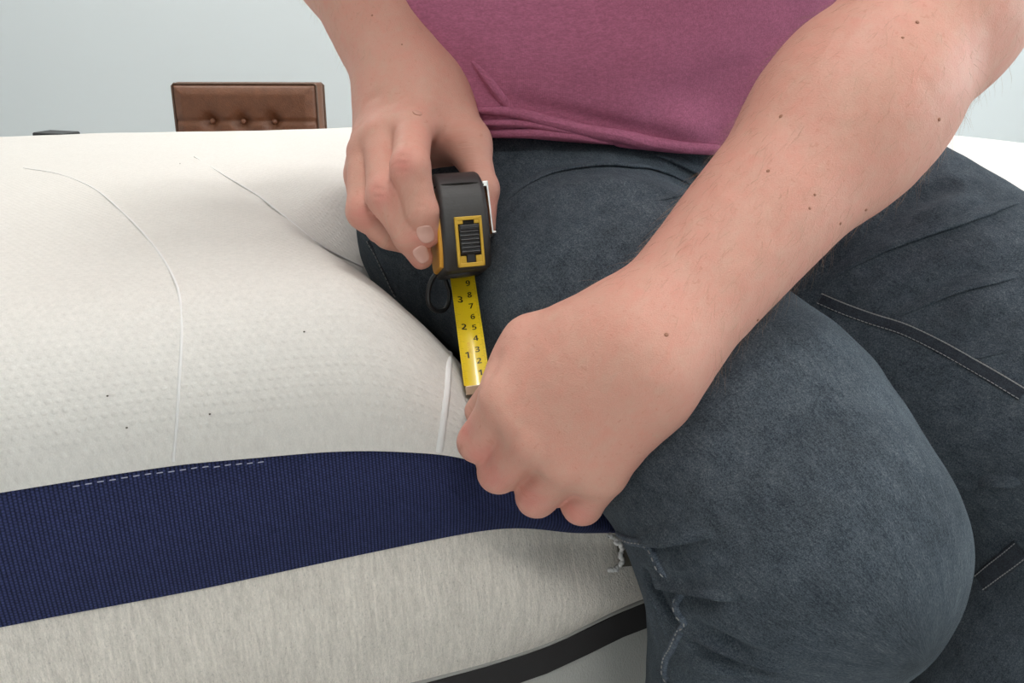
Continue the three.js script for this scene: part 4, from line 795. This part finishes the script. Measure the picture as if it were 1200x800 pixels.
/* shoes */
for (const [A, dir] of [[J.RA, V(0.35, 0, 0.94)], [J.LA, V(0.5, 0, 0.86)]]) {
  const g = field([{ k: 0.03, join: 0.02, prims: [cone(V(A.x, 0.055, A.z).addScaledVector(dir, -0.03), V(A.x, 0.05, A.z).addScaledVector(dir, 0.17), 0.045, 0.038), cone(V(A.x, 0.05, A.z), V(A.x, 0.115, A.z), 0.05, 0.047)] }]);
  const f = (x, y, z) => Math.max(g(x, y, z), 0.016 - y), raw = netMesh(f, V(A.x - 0.25, 0, A.z - 0.25), V(A.x + 0.25, 0.2, A.z + 0.3), 0.006, 0.006);
  const s = mesh('shoe', geoFrom(raw.pos, raw.idx, null, raw.nor), M.shoe, person);
  const sh = new THREE.Shape(); for (let i = 0; i <= 40; i++) { const a = i / 40 * 2 * Math.PI, x = Math.cos(a) * 0.135, y = Math.sin(a) * (0.046 + 0.004 * Math.cos(a)); i ? sh.lineTo(x, y) : sh.moveTo(x, y); }
  mesh('sole', new THREE.ExtrudeGeometry(sh, { depth: 0.018, bevelEnabled: false }).rotateX(-Math.PI / 2).rotateY(-Math.atan2(dir.z, dir.x)).translate(A.x + dir.x * 0.07, 0.001, A.z + dir.z * 0.07), M.sole, s);
}

/* ---------------------------------------------------------------- tape measure */
{
  const C = at(537, 262, 0.552);
  // frame: y up along the case, z towards the photographer, x across its thickness
  const Y = at(531, 202, 0.548).sub(at(545, 320, 0.546)).normalize(), Zr = EYE.clone().sub(C).normalize();
  let Z = Zr.addScaledVector(Y, -Zr.dot(Y)).normalize(); let X = Y.clone().cross(Z).normalize();
  const yaw = 0.17; Z = Z.multiplyScalar(Math.cos(yaw)).addScaledVector(X, Math.sin(yaw)).normalize(); X = Y.clone().cross(Z).normalize();
  const T = thing('tape_measure', 'black and yellow pocket tape measure with its yellow blade pulled out', 'tape measure');
  const Q = new THREE.Matrix4().makeBasis(X, Y, Z).setPosition(C);
  const add = (name, g, m, parent = T, data) => mesh(name, g.applyMatrix4(Q), m, parent, data);
  // side outline in (z, y): flat back, rounded top and front
  const outline = (k) => { const s = new THREE.Shape(), hz = 0.031 * k, hy = 0.036 * k;
    s.moveTo(-hz, -hy + 0.004); s.lineTo(-hz, hy * 0.45); s.bezierCurveTo(-hz, hy * 0.85, -hz * 0.55, hy, 0, hy); s.bezierCurveTo(hz * 0.62, hy, hz, hy * 0.55, hz, 0.002); s.bezierCurveTo(hz, -hy * 0.5, hz * 0.86, -hy * 0.8, hz * 0.62, -hy); s.lineTo(-hz + 0.004, -hy); s.closePath(); return s; };
  const ext = (sh, d, bev, seg = 24) => { const g = new THREE.ExtrudeGeometry(sh, { depth: d - 2 * bev, bevelThickness: bev, bevelSize: bev, bevelOffset: -bev, bevelSegments: 5, curveSegments: seg }); g.translate(0, 0, -(d - 2 * bev) / 2); return g.applyMatrix4(new THREE.Matrix4().makeBasis(V(0, 0, 1), V(0, 1, 0), V(-1, 0, 0))); };
  // the shape's x is our z; rotate so extrusion runs along x
  const TH = 0.0335;
  const caseG = ext(outline(1), TH, 0.0035);
  add('case', caseG, M.rubber);
  add('side_shell', ext(outline(0.80), 0.0046, 0.0018).translate(-TH / 2 - 0.0002, -0.004, 0.001), M.yellow, T, { label: 'orange yellow side shell' });
  add('side_shell', ext(outline(0.80), 0.004, 0.0018).translate(TH / 2 - 0.0012, -0.005, -0.004), M.yellow, T, { label: 'orange yellow side shell' });
  // parting line across the front of the case
  const cross = (yy, z, r) => tube([V(-TH / 2 - 0.0002, yy - 0.0005, z - 0.003), V(-TH / 2 + 0.003, yy, z), V(TH / 2 - 0.003, yy, z), V(TH / 2 + 0.0002, yy - 0.0005, z - 0.003)], r, 20, 6);
  add('parting_line', cross(0.0225, 0.0240, 0.0008), M.dark);
  // lock in its yellow frame, tilted with the front of the case
  const L = new THREE.Matrix4().makeRotationX(0.20).setPosition(0.0012, -0.0185, 0.0298);
  const loc = (g) => g.applyMatrix4(L), bx = (w, h, d, x, y, z, r = 0.0006) => new RoundedBoxGeometry(w, h, d, 2, r).translate(x, y, z);
  add('lock_frame', loc(mergeGeometries([bx(0.0021, 0.034, 0.004, -0.0083, 0, 0), bx(0.0021, 0.034, 0.004, 0.0083, 0, 0), bx(0.0187, 0.0025, 0.004, 0, 0.0158, 0), bx(0.0187, 0.0030, 0.004, 0, -0.0155, 0), bx(0.0045, 0.005, 0.0034, -0.0055, -0.0118, 0), bx(0.0045, 0.005, 0.0034, 0.0055, -0.0118, 0), bx(0.004, 0.003, 0.0034, -0.0058, 0.0135, 0), bx(0.004, 0.003, 0.0034, 0.0058, 0.0135, 0)])), M.yellowFrame);
  add('lock_recess', loc(bx(0.016, 0.031, 0.002, 0, 0, -0.0005)), M.dark);
  const ridges = [bx(0.0135, 0.020, 0.0045, 0, 0.0015, 0.0008, 0.001), bx(0.006, 0.007, 0.003, 0, -0.0105, 0.0004)];
  for (let i = 0; i < 7; i++) ridges.push(new THREE.CapsuleGeometry(0.00075, 0.0118, 3, 8).rotateZ(Math.PI / 2).translate(0, 0.0095 - i * 0.0027, 0.0031));
  ridges.push(bx(0.0135, 0.004, 0.003, 0, 0.0095, 0.0022, 0.0008));
  add('lock_button', loc(mergeGeometries(ridges.map((g) => g.index ? g.toNonIndexed() : g))), M.blackPlastic);
  // belt clip on the far side
  add('belt_clip', mergeGeometries([new RoundedBoxGeometry(0.0014, 0.036, 0.016, 2, 0.0005).translate(TH / 2 + 0.0035, 0.006, 0.012), new RoundedBoxGeometry(0.004, 0.004, 0.016, 2, 0.0005).translate(TH / 2 + 0.0022, 0.023, 0.012), new RoundedBoxGeometry(0.0030, 0.0014, 0.016, 2, 0.0004).translate(TH / 2 + 0.0045, -0.0115, 0.012)]), M.steel);
  // wrist strap loop below the case
  const sp = [at(513, 318, 0.565), at(506, 328, 0.567), at(502, 342, 0.568), at(503, 356, 0.568), at(511, 364, 0.572), at(522, 362, 0.578), at(527, 345, 0.580), at(522, 328, 0.578)];
  mesh('wrist_strap', tube(sp, 0.0018, 60, 8), M.blackPlastic, T);
  mesh('mouth_guard', tube([at(519, 319, 0.556), at(530, 321, 0.552), at(549, 319, 0.551), at(561, 316, 0.553)], 0.0032, 24, 10), M.blackPlastic, T);
  // blade: cupped steel ribbon from the mouth to the hook
  const p0 = at(540.5, 316, 0.572), p1 = at(545.5, 352, 0.560), p2 = at(552, 398, 0.538), p3 = at(559.5, 452, 0.514);
  const crv = new THREE.CatmullRomCurve3([p0, p1, p2, p3]), NL = 80, NWD = 12, W = 0.0182, pos = [], uv = [], idx = [], len = crv.getLength();
  for (let i = 0; i <= NL; i++) { const p = crv.getPointAt(i / NL), t = crv.getTangentAt(i / NL); const s = X.clone().addScaledVector(t, -X.dot(t)).normalize(), n = s.clone().cross(t).normalize(); if (n.dot(EYE.clone().sub(p)) < 0) n.negate();
    for (const face of [0, 1]) for (let j = 0; j <= NWD; j++) { const a = j / NWD * 2 - 1, q = p.clone().addScaledVector(s, a * W / 2).addScaledVector(n, 0.0020 * (a * a - 0.4) - face * 0.0003); pos.push(q.x, q.y, q.z); uv.push(j / NWD, 1 - i / NL); } }
  const R = 2 * (NWD + 1);
  for (let i = 0; i < NL; i++) { for (let j = 0; j < NWD; j++) { const a = i * R + j, b = a + R; idx.push(a, b, a + 1, b, b + 1, a + 1); const c = a + NWD + 1, d = c + R; idx.push(c, c + 1, d, d, c + 1, d + 1); } const e = i * R, f = e + NWD + 1; idx.push(e, f, e + R, f, f + R, e + R); const g = e + NWD, h = g + NWD + 1; idx.push(g, g + R, h, h, g + R, h + R); }
  const cw = 256, ch = Math.round(256 * len / W), cv = document.createElement('canvas'); cv.width = cw; cv.height = ch; const x = cv.getContext('2d');
  x.fillStyle = '#e9c81c'; x.fillRect(0, 0, cw, ch);
  const cm = ch / (len * 100), from = ch; // the hook end is at the bottom
  x.fillStyle = '#1d1a10';
  for (let m = 0; m < len * 1000; m++) { const y = from - m * cm / 10, l = m % 10 === 0 ? 0 : m % 5 === 0 ? 46 : 26; if (l) { x.globalAlpha = 0.5; x.fillRect(cw - l, y, l, 2.2); x.globalAlpha = 1; } }
  x.strokeStyle = '#1d1a10'; x.globalAlpha = 0.35; for (let m = 0; m * 2.54 / 16 < len * 100; m++) { const y = from - m * 2.54 / 16 * cm; x.fillRect(0, y, m % 8 === 0 ? 60 : m % 4 === 0 ? 40 : 24, 2.2); } x.globalAlpha = 1;
  x.textAlign = 'center'; x.textBaseline = 'middle';
  x.font = 'bold 92px sans-serif'; for (let k = 1; k < 10; k++) x.fillText(String(k), cw * 0.70, from - (k + 0.12) * cm);
  x.font = 'bold 108px sans-serif'; for (let k = 1; k < 5; k++) x.fillText(String(k), cw * 0.30, from - (k * 2.54 + 0.12) * cm);
  x.fillStyle = '#c8741c'; x.globalAlpha = 0.5; x.font = '40px sans-serif'; x.save(); x.translate(cw * 0.40, from - 3.3 * cm); x.rotate(-Math.PI / 2); x.fillText('5m/16ft', 0, 0); x.restore(); x.globalAlpha = 1;
  const bt = new THREE.CanvasTexture(cv); bt.colorSpace = THREE.SRGBColorSpace; bt.anisotropy = 8;
  mesh('blade', geoFrom(pos, idx, uv), std({ map: bt, roughness: 0.3, clearcoat: 0.8, clearcoatRoughness: 0.12 }), T, { label: 'yellow printed steel blade' });
  const hk = at(559.5, 456, 0.5135);
  mesh('end_hook', new RoundedBoxGeometry(0.016, 0.006, 0.0016, 2, 0.0005).applyMatrix4(new THREE.Matrix4().makeBasis(X, Y, Z)).translate(hk.x, hk.y, hk.z), M.hook, T);
}

/* ---------------------------------------------------------------- chair behind the bed */
{
  const yawC = -4 * DEG, C = V(-0.765, 0, -2.32);
  const T = thing('lounge_chair', 'brown leather chair with a buttoned backrest behind the mattress', 'chair', C); T.rotation.y = yawC;
  // backrest faces +z, leaning back; drawn as a cushion with tufts
  const W = 0.43, H = 0.335, Y0 = 0.36, btn = []; for (const r of [0.590, 0.46]) for (const k of [-0.092, 0, 0.092]) btn.push([k - 0.01, r]);
  const tf = (x, y) => { let d = 0; for (const [bx, by] of btn) d += Math.exp(-((x - bx) ** 2 + (y - by) ** 2) / (0.022 ** 2)); const row = Math.exp(-((y - 0.590) ** 2) / 0.006 ** 2) * 0.22 + Math.exp(-((y - 0.46) ** 2) / 0.006 ** 2) * 0.22; return Math.min(1, d + row); };
    const half = W / 2, shear = (y) => (y - Y0) * 0.06;
  const front = sheet(90, 70, (a, b) => { const x = (a - 0.5) * (W - 0.012), y = Y0 + 0.006 + b * (H - 0.012), e = Math.min(1, Math.min(a, 1 - a) * 14, Math.min(b, 1 - b) * 12); return V(x, y, 0.030 + 0.018 * Math.sqrt(e) - 0.024 * tf(x, y) - shear(y)); }, (a, b) => [a * W, b * H]);
  const back = sheet(20, 20, (a, b) => V((a - 0.5) * (W - 0.012), Y0 + 0.006 + b * (H - 0.012), -0.035 - 0.012 * Math.sin(Math.PI * a) * Math.sin(Math.PI * b) - shear(Y0 + b * H)), (a, b) => [a * W, b * H], true);
  const rim = []; { const loop = []; const c = [[-1, 0], [1, 0], [1, 1], [-1, 1]]; const rr = 0.02, X1 = W / 2 - 0.006, yb = Y0 + 0.006, yt = Y0 + H - 0.006; const N = 14, cor = [[X1 - rr, yb + rr, -90], [X1 - rr, yt - rr, 0], [-X1 + rr, yt - rr, 90], [-X1 + rr, yb + rr, 180]]; for (const [cx, cy, a0] of cor) for (let i = 0; i <= N; i++) { const a = (a0 + i * 90 / N) * DEG; loop.push([cx + Math.cos(a) * rr * 0.3 + Math.sign(cx) * rr * 0.7, cy + Math.sin(a) * rr * 0.3 + Math.sign(cy - Y0 - H / 2) * rr * 0.7]); }
    rim.push(sheet(loop.length, 10, (a, b) => { const q = loop[Math.round(a * loop.length) % loop.length], z = -0.036 + 0.068 * b, o = 0.006 * Math.sin(Math.PI * b); return V(q[0] + Math.sign(q[0]) * o, q[1] + Math.sign(q[1] - Y0 - H / 2) * o, z - shear(q[1])); }, (a, b) => [a * 1.6, b * 0.07], true));
    mesh('backrest', mergeGeometries([front, back, ...rim]), M.leather, T);
    for (const z of [0.032, -0.036]) mesh('edge_piping', tube(loop.map(([x, y]) => V(x + Math.sign(x) * 0.002, y + Math.sign(y - Y0 - H / 2) * 0.002, z - shear(y))), 0.0035, 160, 6, true), M.leatherPiping, T); }
  for (const [x, y] of btn) mesh('button', ball(V(x, y - 0.002, 0.0295 - shear(y)), 0.008, 0.008, 0.006, 14), M.button, T);
  mesh('seat', new RoundedBoxGeometry(0.46, 0.09, 0.46, 4, 0.03).translate(0, 0.375, 0.25), M.leather, T);
  for (const sx of [-1, 1]) for (const [z, t] of [[0.06, -1], [0.44, 1]]) mesh('leg', new THREE.CylinderGeometry(0.017, 0.011, 0.34, 14).rotateX(-t * 0.10).rotateZ(sx * 0.08).translate(sx * 0.19, 0.17, z), M.walnut, T);
  for (const s of [-1, 1]) mesh('backrest_post', new RoundedBoxGeometry(0.03, 0.14, 0.02, 2, 0.004).translate(s * 0.15, 0.37, -0.03), M.walnut, T);
}
/* slim black stand whose top edge peeks over the mattress */
{
  const T = thing('plant_stand', 'slim black stand, only its top edge peeking over the mattress left of the chair', 'stand', V(-1.235, 0, -2.15));
  mesh('stand_top', new RoundedBoxGeometry(0.085, 0.02, 0.085, 3, 0.005).rotateZ(-0.05).translate(0, 0.562, 0), M.blackMetal, T);
  mesh('pole', new THREE.CylinderGeometry(0.012, 0.012, 0.55, 14).translate(0, 0.285, 0), M.blackMetal, T);
  mesh('base', new THREE.CylinderGeometry(0.12, 0.125, 0.015, 28).translate(0, 0.0075, 0), M.blackMetal, T);
}

renderer.render(scene, camera);
